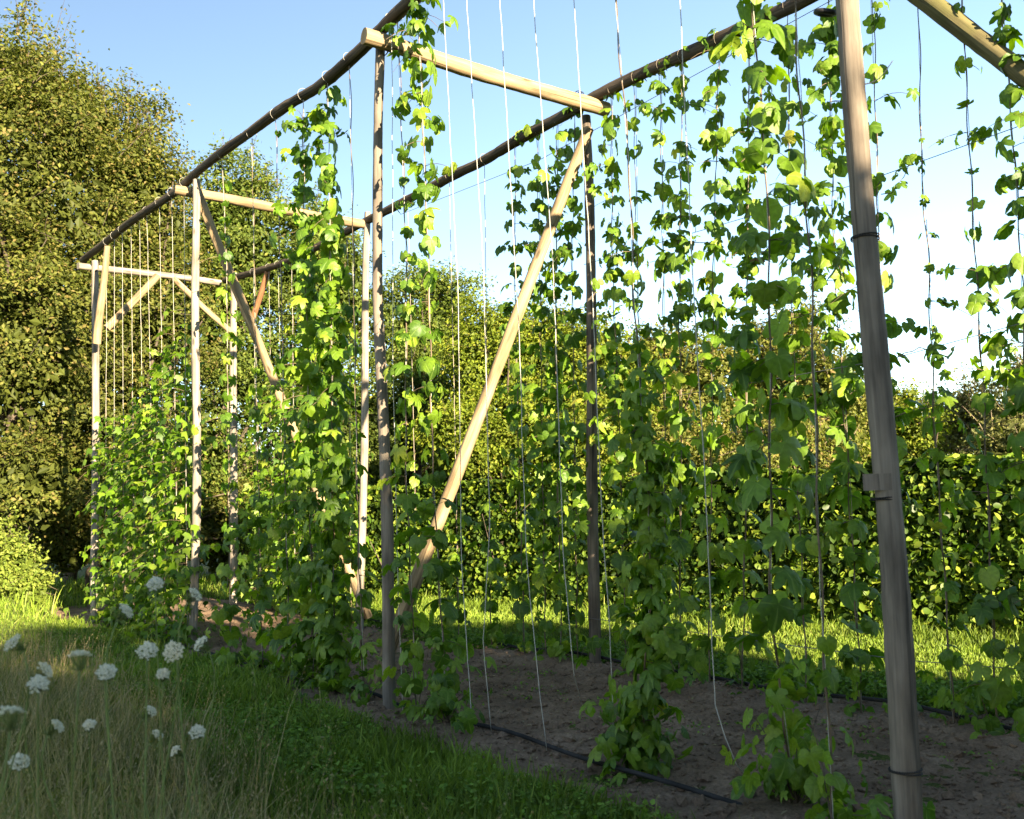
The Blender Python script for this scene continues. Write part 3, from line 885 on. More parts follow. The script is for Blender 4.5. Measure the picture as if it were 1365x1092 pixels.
for k, (xt, m1, m2, xf, pf, lab, yl) in enumerate(rear):
    top = beam_z(CB, xt)
    path = [row_base(xf, CB), on_row(*m2, CB), on_row(*m1, CB), top]
    ex = []
    if xt > 700:
        a_ = top + ZV * .05; L1 = rng.uniform(.25, .6)
        for q in range(3):
            z_ = rng.uniform(1.0, 4.6); fr = z_ / HT; p_ = path[0] + (path[-1] - path[0]) * fr; dr = rng.choice([-1, 1]); l_ = rng.uniform(.2, .45)
            ex.append(([p_, p_ + rv * dr * l_ * .5 - ZV * rng.uniform(-.1, .08) + cv * rng.normal(0, .05), p_ + rv * dr * l_ + ZV * rng.uniform(-.05, .25)], 15, .8))
        ex.append(([a_ + cv * .03, a_ + ZV * .06 + rv * (L1 * .5), a_ + ZV * .02 + rv * L1], 16, .9))
    tt_ = hop_plant(path, [(z, d * .95, s_) for z, d, s_ in pf], lab, GB, yellow=yl * .3, base_bush=5, extra=ex, dead=0.0)
    string_thing([top + cv * .01, on_row(*m1, CB) + cv * .01, on_row(*m2, CB) + cv * .01, row_base(xf, CB) + ZV * .02], 'grey twine inside the ' + lab.replace('hop bine', 'bine', 1) if False else 'grey twine carrying the ' + ' '.join(lab.split()[:12]), GS_B, 'twine', .0022)
    if k == 9:
        o = link('leaf', DLEAF[0], tt_, on_row(1006, 362, CB) - np.array(tt_.location)); o.rotation_euler = (1.2, .3, -1.9); o.scale = (.2, .2, .2); o['label'] = 'brown curled dead leaf'
# right of the thick grey post
right = [
    (1224, [(1224, 0), (1229, 234), (1238, 330), (1246, 560)], 1272, [(0, 8, .8), (.8, 9, .8), (2.2, 14, .65), (3.3, 16, .42), (3.75, 3, .3), (4.0, 0, .3), (HT, 0, .3)], 'thin hop bine with tiny paired leaves right of the thick grey post'),
    (1283, [(1283, 0), (1294, 220), (1303, 385), (1312, 555)], 1330, [(0, 22, .9), (1.5, 26, .85), (2.3, 22, .7), (3.5, 15, .6), (HT, 10, .55)], 'hop bine with small spaced leaves under the mossy knee brace'),
    (1336, [(1336, 0), (1350, 183), (1361, 348), (1368, 560)], 1392, [(0, 14, 1.0), (2, 44, 1.0), (3.4, 34, .9), (HT, 30, .8)], 'big-leaved hop bine at the right edge of the picture'),
]
for (xt, pts, xf, pf, lab) in right:
    P = [on_row(*p, CB) for p in pts]
    P = [to_beam(P[1], P[0])] + P
    path = [row_base(xf, CB)] + P[::-1]
    hop_plant(path, pf, lab, GB, yellow=.008, base_bush=12)
    string_thing(P + [row_base(xf, CB) + ZV * .02], 'grey twine carrying the ' + ' '.join(lab.split()[:12]), GS_B, 'twine', .0022)
# short bines low in front of the hedge, left part of the rear row
for (xf, ytop, lab) in ((556, 600, 'low hop bine in front of the hedge behind the bay with the fallen brace foot'), (612, 650, 'low hop bine in front of the hedge left of the bare middle string'), (655, 640, 'low hop bine in front of the hedge right of the bare middle string')):
    top = on_row(xf - 4, ytop, CB); bt = beam_z(CB, xf - 12)
    hop_plant([row_base(xf, CB), on_row(xf - 2, 750, CB), top], [(0, 10, 1), (1.0, 26, .95), (2.4, 10, .7)], lab, GB, base_bush=8)
    string_thing([bt, top, row_base(xf, CB) + ZV * .02], 'grey twine carrying the ' + ' '.join(lab.split()[:12]), GS_B, 'twine', .0035)
# far bay of the rear row
for k, (xt, ytop, xf) in enumerate(((338, 520, 345), (358, 450, 364), (372, 500, 378), (388, 420, 394), (412, 400, 418), (438, 380, 442), (464, 420, 468))):
    bt = beam_z(CB, xt); top = on_row(xt + 2, ytop, CB)
    lab = ORD[k] + ' hop bine from the left in the far bay of the rear row'
    hop_plant([row_base(xf, CB), on_row((xt + xf) / 2, 650, CB), top], [(0, 70, 1), (1.5, 85, .95), (3.0, 60, .85), (4.5, 26, .75)], lab, GB, detailed=False, base_bush=14)
    string_thing([bt, top, row_base(xf, CB) + ZV * .02], ORD[k] + ' pale string from the left in the far bay of the rear row', GS_B, 'string', .0026)

# ---- front row
def front(pts, xf, pf, lab, foot=None, **kw):
    P = [on_row(*p, CA) for p in pts]
    if P[0][2] < HT: P = [to_beam(P[1], P[0])] + P
    path = [foot if foot is not None else row_base(xf, CA)] + P[::-1]
    t = hop_plant(path, pf, lab, GF_, **kw)
    string_thing(P + [path[0] + ZV * .02], 'string carrying the ' + ' '.join(lab.split()[:13]), GS_F, 'string', .0022)
    return t


front([(530, 20), (537, 220), (541, 330), (541, 620)], 556, [(0, 22, 1), (1.0, 24, .9), (2.2, 22, .8), (3.2, 16, .62), (4.4, 13, .6), (HT, 10, .6)], 'slender hop bine close right of the front post at the stout cross beam', base_bush=12, spread=.6)
front([(556, -20), (566, 220), (572, 366), (577, 625)], 597, [(0, 36, .9), (.45, 30, .9), (1.0, 22, 1), (2.2, 26, .85), (3.2, 26, .85), (4.4, 30, .9), (HT, 46, .95)], 'clustered hop bine hanging over the end of the stout cross beam', base_bush=34, spread=.8, yellow=.008)
# the dense column on the soil
pf_f = on_ground(852, 1030)
front([(820, 0), (839, 220), (845, 400), (862, 640), (868, 760)], 852, [(0, 170, .8), (.6, 180, .8), (1.3, 165, .75), (1.9, 100, .72), (2.3, 30, .7), (2.9, 2, .5), (3.2, 0, .5), (HT, 0, .5)], 'dense leafy hop column standing on the bare soil before the dark brown post', foot=pf_f, base_bush=40, spread=.55, yellow=.008)
# large-leaved bine by the thick post
pf_i = on_ground(1062, 1078)
front([(1000, -40), (1022, 238), (1026, 400), (1027, 660), (1028, 830)], 1062, [(0, 34, .7), (.5, 24, .75), (1.0, 20, 1.0), (2.0, 30, 1.1), (3.0, 24, 1.0), (4.0, 20, .95), (HT, 18, .9)], 'large-leaved hop bine on the front row left of the thick grey post', foot=pf_i, base_bush=46, yellow=.008)
front([(1063, 55), (1072, 205), (1081, 350), (1092, 750)], 1112, [(0, 26, .8), (.35, 10, .7), (.9, 4, .6), (1.5, 2, .7), (HT, 0, .5)], 'nearly bare bine with a small bush at its foot beside the thick grey post', base_bush=14)
# middle bay of the front row
front([(404, 132), (408, 400), (412, 650)], 418, [(0, 60, 1), (1, 70, 1), (2.5, 66, .98), (4.0, 56, .95), (HT, 40, .85)], 'left one of two leafy hop columns in the middle bay of the front row', base_bush=16)
front([(436, 105), (442, 400), (444, 650)], 446, [(0, 60, 1), (1, 70, 1), (2.5, 66, .98), (4.0, 56, .95), (HT, 40, .85)], 'right one of two leafy hop columns in the middle bay of the front row', base_bush=30, spread=.65)
front([(296, 215), (302, 350), (304, 560)], 308, [(0, 26, 1), (1.2, 30, .9), (2.4, 26, .85), (3.6, 18, .8), (HT, 9, .7)], 'thin hop bine just right of the mottled second front post', base_bush=16)
front([(336, 185), (340, 420), (344, 640)], 350, [(0, 26, 1), (1.0, 36, .9), (2.0, 30, .8), (2.8, 4, .6), (3.2, 0, .5), (HT, 0, .5)], 'low hop bine between the mottled front post and the two leafy columns', base_bush=16)
front([(368, 160), (376, 420), (380, 640)], 386, [(0, 26, 1), (1.0, 40, .9), (2.2, 34, .8), (3.2, 8, .6), (3.6, 0, .5), (HT, 0, .5)], 'low hop bine close left of the two leafy columns', base_bush=14)
front([(466, 80), (472, 420), (476, 640)], 486, [(0, 10, 1), (1.0, 9, .9), (2.2, 8, .8), (3.0, 3, .6), (3.6, 0, .5), (HT, 0, .5)], 'low hop bine right of the two leafy columns', base_bush=14)
# far bay of the front row: bare strings above, one green mass below
for k, (xt, xb, zt) in enumerate(((143, 140, 3.0), (152, 152, 2.9), (163, 166, 2.9), (174, 180, 3.1), (185, 194, 3.2), (196, 208, 3.3), (212, 222, 3.6), (229, 238, 3.7), (245, 250, 3.9))):
    bt = beam_z(CA, xt); ft = row_base(xb, CA)
    top = ft + (bt - ft) * (zt / bt[2])
    lab = ORD[k] + ' hop bine from the far end in the far bay of the front row'
    hop_plant([ft, ft + (bt - ft) * .3, top], [(0, 70, 1), (1.2, 105, 1), (2.3, 95, .95), (zt, 34, .8)], lab, GF_, detailed=False, base_bush=30, spread=1.1)
    string_thing([bt, ft + (bt - ft) * .5, ft + ZV * .02], ORD[k] + ' pale string from the far end in the far bay of the front row', GS_F, 'string', .0026)

# ---- bare strings of the near bay
bare = [
    ([(523, 130), (524, 500), (531, 800), (534, 870)], (537, 952), 'bare string close beside the front post at the stout cross beam'),
    ([(591, 0), (611, 400), (615, 750), (626, 912)], (630, 976), 'leftmost of three bare white strings crossing the stout cross beam'),
    ([(622, 0), (644, 350), (653, 700), (644, 860)], (655, 976), 'bare white string with a kinked foot near the middle of the bay'),
    ([(666, 0), (691, 423), (702, 750), (717, 901)], (729, 1001), 'taut bare white string reaching the drip hose in mid bay'),
    ([(711, 0), (737, 350), (751, 738), (765, 900)], (777, 943), 'bare white string passing right of the long brace over the cross beam'),
    ([(765, 0), (774, 146), (790, 400), (803, 700), (811, 802)], (820, 1020), 'bare white string in front of the dark brown rear post'),
    ([(906, 0), (925, 398), (940, 643), (945, 750), (954, 952), (981, 1018)], (1003, 1044), 'long slack white string curving to the ground beside the big-leaved plant'),
]
for pts, ft, lab in bare:
    P = [on_row(*p, CA) for p in pts]
    P = [to_beam(P[1], P[0])] + P
    fo = on_ground(*ft, .03)
    P[-1][2] = max(P[-1][2], .03)
    string_thing(P + [fo], lab, GS_F, 'string', .0029)

# ---- trellis wires
def wire(pts, label, r=.003, ext0=0.0, ext1=0.0):
    P = [np.asarray(p) for p in pts]
    P = [P[0] + (P[0] - P[1]) / np.linalg.norm(P[0] - P[1]) * ext0] + P + [P[-1] + (P[-1] - P[-2]) / np.linalg.norm(P[-1] - P[-2]) * ext1]
    Q = resample(P, .2)
    b = Q[0].copy()
    return tag(link('wire', np_mesh('wire', *tube_arrays(Q - b, r, 5), M['wire']), None, b), label, 'wire', 'wires strung along the rear row')


wire([on_row(590, 264, CB), on_row(720, 213, CB), on_row(890, 120, CB)], 'thin wire strung just below the rear beam against the sky', .003, .9, 2.4)
wire([on_row(840, 335, CB), on_row(1046, 275, CB), on_row(1165, 238, CB), on_row(1340, 175, CB)], 'thin wire at mid height behind the thick grey post', .003, .6, .35)
wire([on_row(860, 535, CB), on_row(1190, 478, CB), on_row(1340, 437, CB)], 'lowest thin wire behind the thick grey post above the hedge', .003, .6, .3)
wire([on_row(800, 826, CB), on_row(1065, 862, CB), on_row(1215, 881, CB), on_row(1361, 892, CB)], 'thin dark wire close above the sunlit grass strip', .003, .2, .2)

# ---- drip hoses
def hose(c0, s0, s1, label, k):
    s = np.arange(s0, s1, .12)
    c = c0 + .05 * np.sin(s * 1.1 + k) + .03 * np.sin(s * 2.7 + 2 * k)
    z = .045 + .018 * np.sin(s * 1.7 + k) + .012 * np.sin(s * 3.9) + (.05 if c0 > 5 else 0)
    P = rv * s[:, None] + cv * c[:, None] + ZV * z[:, None]
    b = P[0].copy()
    return tag(link('drip_hose', np_mesh('drip_hose', *tube_arrays(P - b, .014, 8), M['black']), None, b), label, 'hose', 'drip hoses along the hop rows')


hose(3.92, -.5, 14.2, 'black drip hose lying along the foot of the front row', .4)
hose(6.16, -.5, 14.6, 'black drip hose lying along the foot of the rear row', 2.0)

# ------------------------------------------------------------------ hedge
HH = 1.86
hl = float(np.linalg.norm(HG1 - HG0))
HG = empty('hedge', (HG0 + HG1) / 2)
tag(HG, 'long clipped green hedge with sunlit top behind the hop trellis', 'hedge')
HO = np.array(HG.location)


def hedge_points(n, front_only=True):
    a = rng.random(n) ** .75 * hl               # denser towards the near end
    kind = rng.random(n)
    dep = np.where(kind < .62, rng.gamma(1.5, .07, n), rng.uniform(0, .85, n))
    z = np.where(kind < .62, rng.uniform(0.02, HH, n), np.where(kind < .85, HH - rng.gamma(1.4, .05, n), rng.uniform(.05, HH, n)))
    bump = .07 * vnoise(a * 1.6, z * 1.8, 7) + .05 * vnoise(a * 4, z * 4, 8)
    zt = .06 * vnoise(a * 1.2, a * 0 + 3.3, 9) + .04 * vnoise(a * 4.2, a * 0 + 1.3, 10)
    P = HG0 + hdir * a[:, None] + hout * (-dep + bump)[:, None] + ZV * (z * (1 + zt / HH))[:, None]
    outw = np.where((z > HH - .16)[:, None], ZV * 1.0, hout * 1.0)
    return P, outw


nh = 64000
P, outw = hedge_points(nh)
nn = outw * .5 + ZV * .35 + rng.normal(0, .55, (nh, 3)); tip = outw * .7 - ZV * .3 + rng.normal(0, .7, (nh, 3))
P[:12000] = HG0 + hdir * (rng.random(12000) * hl)[:, None] - hout * rng.uniform(.22, .5, 12000)[:, None] + ZV * rng.uniform(.03, HH - .08, 12000)[:, None]
hs = rng.uniform(.055, .105, nh); hs[:12000] = .15
V, F = scatter(P - HO, nn, tip, hs, LEAF6, 1.15)
tone = np.clip(.5 + .5 * vnoise(P @ hdir * 1.1, P[:, 2] * 1.5, 12) + .2 * rng.normal(size=nh), 0, 1)
tag(link('foliage', np_mesh('hedge_foliage', V, F, TM['hedge'], dict(rnd=np.repeat(rng.random(nh), 6), tone=np.repeat(tone, 6)), smooth=False), HG), kind='stuff')
hleaf_V = np.array([(0, -.5, 0), (.22, -.38, .02), (.34, -.1, .06), (.26, .22, .03), (0, .52, -.08), (-.26, .22, .03), (-.34, -.1, .06), (-.22, -.38, .02), (0, -.1, -.02), (0, .2, -.03)])
hleaf_F = np.array([(0, 1, 8), (1, 2, 8), (2, 3, 9), (2, 9, 8), (3, 4, 9), (4, 5, 9), (5, 6, 9), (6, 8, 9), (6, 7, 8), (7, 0, 8)])
hm = leaf_mat('hedge_leaf', TREE['hedge'], .30, (1.4, 1.6, .7), by_object=True)
hleaf = np_mesh('hedge_leaf_blade', hleaf_V, hleaf_F, hm)
a = rng.uniform(hl * .55, hl * .86, 300); z = rng.uniform(.15, HH + .02, 300)
for k in range(300):
    p = HG0 + hdir * a[k] + hout * (.07 + .05 * rng.random()) + ZV * z[k]
    o = bpy.data.objects.new('leaf', hleaf)
    o.parent = HG; o.location = p - HO
    n_ = nrm(hout * .6 + ZV * .5 + rng.normal(0, .4, 3)); t_ = nrm(np.cross(n_, rng.normal(size=3)))
    b_ = np.cross(t_, n_)
    o.rotation_euler = Matrix(np.stack([b_, t_, n_], 1).tolist()).to_euler()
    o.scale = (rng.uniform(.085, .12),) * 3
    COL.objects.link(o)
parts = []
for k in range(46):                              # stems inside the hedge
    p = HG0 + hdir * (hl * (k + rng.random() * .7) / 46) - hout * rng.uniform(.5, .7)
    for q in range(4):
        d = nrm(ZV + rng.normal(0, .35, 3)); parts.append(tube_arrays([p - HO, p - HO + d * .8, p - HO + d * 1.0 + ZV * .6 + rng.normal(0, .15, 3)], [.016, .010, .004], 5, caps=False))
link('stem', np_mesh('hedge_stem', *join(parts), M['bark']), HG)


# ------------------------------------------------------------------ trees
def tree(name, label, cat, foot, blobs, nleaf, leaf, mat, group=None, trunk_r=.14, clump=.34, twigs=60, fill=.2, sprigs=0, limb_mat='bark', top_twig=1.0):
    """blobs: (centre, radii) ellipsoids that make the crown; leaves sit in clumps on boughs; sprigs poke out of the outline"""
    foot = np.asarray(foot, float)
    T = empty(name, foot)
    tag(T, label, cat, group)
    parts = []
    vol = np.array([b[1][0] * b[1][2] for b in blobs]); vol = vol / vol.sum()
    cen, outd, wts = [], [], []
    ctop = max(b[0][2] + b[1][2] for b in blobs)
    mid = np.mean([b[0] for b in blobs], axis=0)
    tp = [foot - ZV * .2, foot + ZV * .5 + rng.normal(0, .05, 3), foot * .6 + mid * .4 + rng.normal(0, .1, 3), mid + rng.normal(0, .1, 3)]
    tp = smooth(resample(tp, n=14), 2)
    parts.append(tube_arrays(tp - foot, np.linspace(trunk_r, trunk_r * .35, 14), 9))
    ncl = max(30, int(nleaf / 120))
    for b, w in zip(blobs, vol):
        m_ = max(8, int(ncl * w))
        d = rdir(m_); d[:, 2] = np.where(d[:, 2] < -.55, -d[:, 2], d[:, 2])
        rr = 1 - np.abs(rng.normal(0, .17, m_)); rr = np.clip(rr, .25, 1)
        lump = 1 + .13 * np.sin(d[:, 0] * 5 + b[0][0]) * np.cos(d[:, 2] * 6 + b[0][1]) + .08 * rng.normal(size=m_)
        c_ = np.asarray(b[0]) + d * np.asarray(b[1]) * (rr * lump)[:, None]
        cen.append(c_); outd.append(d)
        for q in range(max(2, int(5 * w * len(blobs)))):   # limbs to the boughs
            k = rng.integers(0, m_); st = tp[rng.integers(5, 13)]
            md = (st + c_[k]) / 2 + rng.normal(0, .15, 3) + ZV * .1
            parts.append(tube_arrays(smooth(resample([st, md, c_[k]], n=8), 1) - foot, np.linspace(trunk_r * .35, .012, 8), 5, caps=False))
    cen = np.vstack(cen); outd = np.vstack(outd)
    keep = cen[:, 2] > .15
    cen, outd = cen[keep], outd[keep]
    # leaves
    per = rng.integers(0, len(cen), nleaf)
    jit = rng.normal(0, 1, (nleaf, 3)) * clump * .86 * np.array([1, 1, .62]) * rng.uniform(.4, 1, (nleaf, 1))
    C = cen[per] + jit
    tone = np.clip(rng.random(len(cen)) * .8 + .1, 0, 1)[per] * .7 + .3 * rng.random(nleaf)
    nn = outd[per] * .55 + ZV * .45 + rng.normal(0, .55, (nleaf, 3)); tip = outd[per] * .6 - ZV * .35 + rng.normal(0, .7, (nleaf, 3))
    sz = leaf * rng.uniform(.65, 1.25, nleaf)
    arr = [scatter(C - foot, nn, tip, sz, LEAF4)]
    rd = [np.repeat(rng.random(nleaf), 4)]; tn = [np.repeat(tone, 4)]
    # inner leaves fill the crown
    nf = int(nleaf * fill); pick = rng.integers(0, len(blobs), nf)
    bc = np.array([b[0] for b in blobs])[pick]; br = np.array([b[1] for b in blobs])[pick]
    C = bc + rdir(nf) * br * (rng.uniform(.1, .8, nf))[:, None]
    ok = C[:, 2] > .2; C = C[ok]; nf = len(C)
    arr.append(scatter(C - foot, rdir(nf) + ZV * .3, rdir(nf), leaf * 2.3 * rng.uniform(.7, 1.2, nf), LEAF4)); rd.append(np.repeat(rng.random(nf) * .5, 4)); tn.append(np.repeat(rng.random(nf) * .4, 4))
    # sprigs
    for q in range(sprigs):
        k = rng.integers(0, len(cen))
        if rng.random() < .75:
            k = int(np.argmax(cen[:, 2] + rng.gumbel(size=len(cen)) * 1.0))
        d = nrm(outd[k] + ZV * rng.uniform(.2, 1.0) + rng.normal(0, .3, 3)); ln = rng.uniform(.35, .95) * top_twig
        p0 = cen[k]; sprig = smooth(resample([p0, p0 + d * ln * .5, p0 + d * ln + rng.normal(0, .08, 3)], n=6), 1)
        parts.append(tube_arrays(sprig - foot, np.linspace(.009, .003, 6), 4, caps=False))
        m_ = rng.integers(10, 26); t = rng.uniform(.1, 1, m_)
        C = p0 + d * (ln * t)[:, None] + rng.normal(0, .07, (m_, 3))
        arr.append(scatter(C - foot, rdir(m_) + ZV * .5, rdir(m_) + d, leaf * rng.uniform(.7, 1.2, m_), LEAF4)); rd.append(np.repeat(rng.random(m_), 4)); tn.append(np.repeat(rng.random(m_), 4))
    for q in range(twigs):                         # bare twigs that show between the leaves
        k = rng.integers(0, len(cen)); d = nrm(outd[k] + rng.normal(0, .5, 3)); ln = rng.uniform(.5, 1.2)
        p0 = cen[k] - d * ln * .6
        parts.append(tube_arrays(np.array([p0, p0 + d * ln * .5 + rng.normal(0, .05, 3), p0 + d * ln]) - foot, [.007, .005, .002], 4, caps=False))
    V, F = join(arr)
    link('trunk', np_mesh('trunk', *join(parts), M[limb_mat]), T)
    tag(link('crown', np_mesh('crown', V, F, TM[mat], dict(rnd=np.concatenate(rd), tone=np.concatenate(tn)), smooth=False), T), kind='stuff')
    return T


def blob(x, y, dist, rx, ry, rz=None):
    """an ellipsoid round the picture point at a distance, radii in picture pixels turned to metres"""
    p = at_dist(x, y, dist); k = dist / FPX
    return (p, (rx * k, (rz if rz else rx) * k, ry * k))


GT = 'trees and tall shrubs behind the hop trellis'


def foot_at(x, dist):
    p = at_dist(x, 690, dist); p[2] = 0
    return p


tree('broadleaf_tree', 'tallest olive brown tree at the far left reaching out of the picture', 'tree', foot_at(0, 19), [blob(-60, 250, 19.5, 150, 190), blob(45, 290, 19, 110, 195), blob(20, 120, 20, 60, 70), blob(-10, 470, 18.5, 130, 150), blob(70, 470, 19, 90, 150), blob(100, 180, 20, 60, 70), blob(10, 650, 18.6, 110, 70)], 70000, .085, 'olive', GT, .22, .36, 160, sprigs=110, top_twig=1.1)
tree('broadleaf_tree', 'rounded olive tree above the far end of the front row', 'tree', foot_at(165, 20), [blob(150, 260, 20.5, 85, 140), blob(195, 310, 20, 65, 120), blob(140, 430, 20, 95, 130), blob(215, 440, 20, 70, 120), blob(150, 590, 19.5, 90, 110)], 44000, .085, 'olive', GT, .2, .34, 110, sprigs=70, top_twig=.8)
tree('broadleaf_tree', 'green rounded tree behind the second cross beam', 'tree', foot_at(310, 22), [blob(300, 300, 22, 60, 105), blob(340, 350, 22, 55, 110), blob(270, 400, 22, 60, 120), blob(330, 500, 22, 75, 120), blob(270, 600, 22, 70, 110)], 34000, .085, 'green', GT, .18, .32, 60, sprigs=50, top_twig=.7)
tree('broadleaf_tree', 'green tree behind the two leafy hop columns', 'tree', foot_at(430, 22), [blob(405, 370, 22, 60, 105), blob(455, 400, 22, 50, 110), blob(420, 520, 22, 80, 110), blob(470, 600, 21, 60, 110)], 30000, .085, 'green', GT, .17, .32, 50, sprigs=40, top_twig=.7)
tree('broadleaf_tree', 'dark green domed tree seen between the front post and the long brace', 'tree', foot_at(560, 22), [blob(550, 450, 22, 75, 95), blob(598, 440, 21.5, 48, 85), blob(540, 560, 21, 70, 90), blob(600, 560, 21, 70, 90)], 30000, .080, 'green', GT, .16, .30, 40, sprigs=34, top_twig=.5)
tree('tall_shrub', 'bright yellow green shrub behind the long tan brace', 'shrub', foot_at(670, 18), [blob(650, 490, 18, 62, 90), blob(705, 490, 18, 55, 88), blob(680, 590, 17.5, 85, 70), blob(620, 600, 17, 60, 60)], 30000, .075, 'yellow', GT, .09, .27, 40, sprigs=44, top_twig=.45)
tree('tall_shrub', 'yellow green shrub behind the dark brown post', 'shrub', foot_at(790, 18), [blob(765, 510, 18, 55, 95), blob(815, 520, 18, 50, 90), blob(790, 600, 17.5, 80, 70)], 24000, .075, 'yellow', GT, .09, .27, 40, sprigs=36, top_twig=.45)
tree('tall_shrub', 'tawny shrub with dry brown patches behind the middle of the curtain of bines', 'shrub', foot_at(910, 19), [blob(880, 530, 19, 60, 90), blob(940, 525, 19, 60, 90), blob(900, 610, 18, 80, 60)], 24000, .075, 'tawny', GT, .09, .27, 60, sprigs=40, top_twig=.5)
tree('tall_shrub', 'peaked tawny shrub left of the thick grey post', 'shrub', foot_at(1050, 20), [blob(1015, 530, 20, 55, 95), blob(1070, 500, 20, 50, 90), blob(1110, 550, 19, 50, 90), blob(1050, 610, 18, 80, 60)], 26000, .078, 'tawny', GT, .1, .27, 60, sprigs=50, top_twig=.7)
tree('tall_shrub', 'dull green shrub with a pointed top right of the thick grey post', 'shrub', foot_at(1205, 21), [blob(1195, 575, 21, 30, 70), blob(1225, 590, 21, 35, 60), blob(1165, 590, 21, 35, 70)], 11000, .075, 'yellow', GT, .07, .24, 70, sprigs=44, top_twig=.7)
tree('tall_shrub', 'thin twiggy dull shrub with sky showing through at the right', 'shrub', foot_at(1290, 23), [blob(1270, 575, 23, 45, 45), blob(1310, 565, 23, 40, 48)], 6500, .08, 'dull', GT, .07, .24, 160, sprigs=60, limb_mat='twig', top_twig=.8)
tree('tall_shrub', 'dull olive shrub at the right edge above the hedge', 'shrub', foot_at(1375, 21), [blob(1370, 560, 21, 45, 60), blob(1400, 540, 21, 55, 60), blob(1350, 600, 20, 50, 40)], 11000, .08, 'dull', GT, .08, .25, 70, sprigs=50, limb_mat='twig', top_twig=.8)
tree('low_shrub', 'tan dry shrub just above the hedge left of the thick grey post', 'shrub', foot_at(1060, 15.5), [blob(1045, 605, 15.5, 60, 40), blob(1090, 615, 15.5, 40, 30)], 9000, .065, 'tawny', GT, .05, .2, 90, sprigs=30, limb_mat='twig', top_twig=.5)
# far belt closing the view under the crowns
tree('broadleaf_tree', 'dim tree filling the gap behind the left bush', 'tree', foot_at(95, 23), [blob(60, 640, 23, 120, 90), blob(180, 660, 23, 110, 80), blob(300, 660, 24, 110, 80), blob(420, 640, 24, 100, 100)], 40000, .10, 'olive', GT, .15, .36, 40, fill=.2)
for x_, hh_, lab in ((520, 96, 'dim bushy tree behind the hedge below the domed tree'), (740, 90, 'dim bushy tree behind the two yellow green shrubs'), (960, 92, 'dim bushy tree behind the tawny shrubs'), (1160, 78, 'dim bushy tree behind the hedge at the thick grey post')):
    tree('broadleaf_tree', lab, 'tree', foot_at(x_, 26), [blob(x_ - 70, 640, 26, 85, hh_), blob(x_ + 60, 645, 26, 85, hh_ * .9), blob(x_, 630, 27, 60, hh_)], 16000, .11, 'green', GT, .14, .34, 20, fill=.3)
tree('undergrowth_bush', 'dark undergrowth bush under the trees between the left bush and the trellis', 'bush', foot_at(120, 20.5), [blob(80, 715, 20.5, 55, 60), blob(150, 715, 21, 60, 55), blob(220, 715, 21, 60, 55), blob(300, 715, 21, 60, 60)], 24000, .085, 'olive', None, .05, .24, 20, fill=.3)
# the bright bush at the left edge
tree('leafy_bush', 'low feathery yellow green bush on the grass at the left edge', 'bush', foot_at(10, 17.2), [blob(2, 765, 17.2, 44, 40), blob(-50, 755, 17.2, 60, 55), blob(36, 788, 17, 24, 22)], 15000, .07, 'fern', None, .05, .16, 20, sprigs=30, top_twig=.4)

# the trees behind the camera that shade the foreground
wv = np.array([.839, .545, 0]); qv = np.array([-sx, -sy, 0])
GBK = 'shade trees standing behind the viewpoint'
for k, (w_, q_, rad, top, lab) in enumerate(((-17, -11, 4.0, 7.4, 'farthest left shade tree behind the viewpoint'), (-11, -10.5, 3.6, 6.9, 'second shade tree behind the viewpoint'), (-5.5, -10, 3.4, 6.6, 'tree straight behind the viewpoint'), (-.6, -10.3, 3.0, 6.4, 'shade tree close right behind the viewpoint'), (3.3, -10, 2.5, 6.5, 'rightmost tall shade tree behind the viewpoint'), (5.9, -10, 1.5, 5.5, 'small shade tree at the right behind the viewpoint'))):
    p = wv * w_ + qv * q_
    hb = top / 2
    tree('shade_tree', lab, 'tree', p, [(p + ZV * (top * .68), (rad, rad * .8, top * .32)), (p + ZV * (top * .36), (rad * 1.1, rad * .8, top * .36))], 10500, .25, 'green', GBK, .16, .4, 10, fill=.3)

# ------------------------------------------------------------------ grass and herbs
def blade_mat(name, stops, trans=.3, tint=(1.3, 1.5, .7)):
    return leaf_mat(name, stops, trans, tint, tone=.25, rough=.6, spec=.25, under=1.0)


GM = dict(
    lawn=blade_mat('lawn_blade', [(0, (.075, .125, .016)), (.5, (.125, .20, .024)), (.85, (.19, .255, .035)), (1, (.32, .29, .10))]),
    meadow=blade_mat('meadow_blade', [(0, (.065, .105, .016)), (.32, (.125, .155, .030)), (.55, (.22, .195, .070)), (.82, (.35, .28, .14)), (1, (.46, .37, .21))]),
    dry=blade_mat('dry_stalk', [(0, (.20, .15, .075)), (.5, (.30, .23, .125)), (1, (.40, .32, .19))]),
    clover=blade_mat('clover_leaf', [(0, (.065, .14, .016)), (.5, (.11, .215, .024)), (1, (.17, .28, .04))]),
)


def blades(P, hgt, wid, lean, curve=.5):
    """narrow three-segment blades"""
    n = len(P)
    az = rng.uniform(0, 6.28, n); d = np.stack([np.cos(az), np.sin(az), np.zeros(n)], 1)
    fa = rng.uniform(0, 6.28, n); sd = np.stack([np.cos(fa), np.sin(fa), np.zeros(n)], 1)
    h = hgt[:, None]; w = wid[:, None]; l = lean[:, None]
    V = np.empty((n, 7, 3))
    for k, t in enumerate((0, .4, .75)):
        c = P + ZV * (h * t * (1 - .25 * l * t)) + d * (h * l * t ** (1 + curve))
        ww = w * (1, .85, .5)[k]
        V[:, 2 * k] = c - sd * ww; V[:, 2 * k + 1] = c + sd * ww
    V[:, 6] = P + ZV * (h * (1 - .25 * l)) + d * (h * l)
    f = np.array([(0, 1, 3), (0, 3, 2), (2, 3, 5), (2, 5, 4), (4, 5, 6)])
    F = (f[None] + (np.arange(n) * 7)[:, None, None]).reshape(-1, 3)
    return V.reshape(-1, 3), F, d


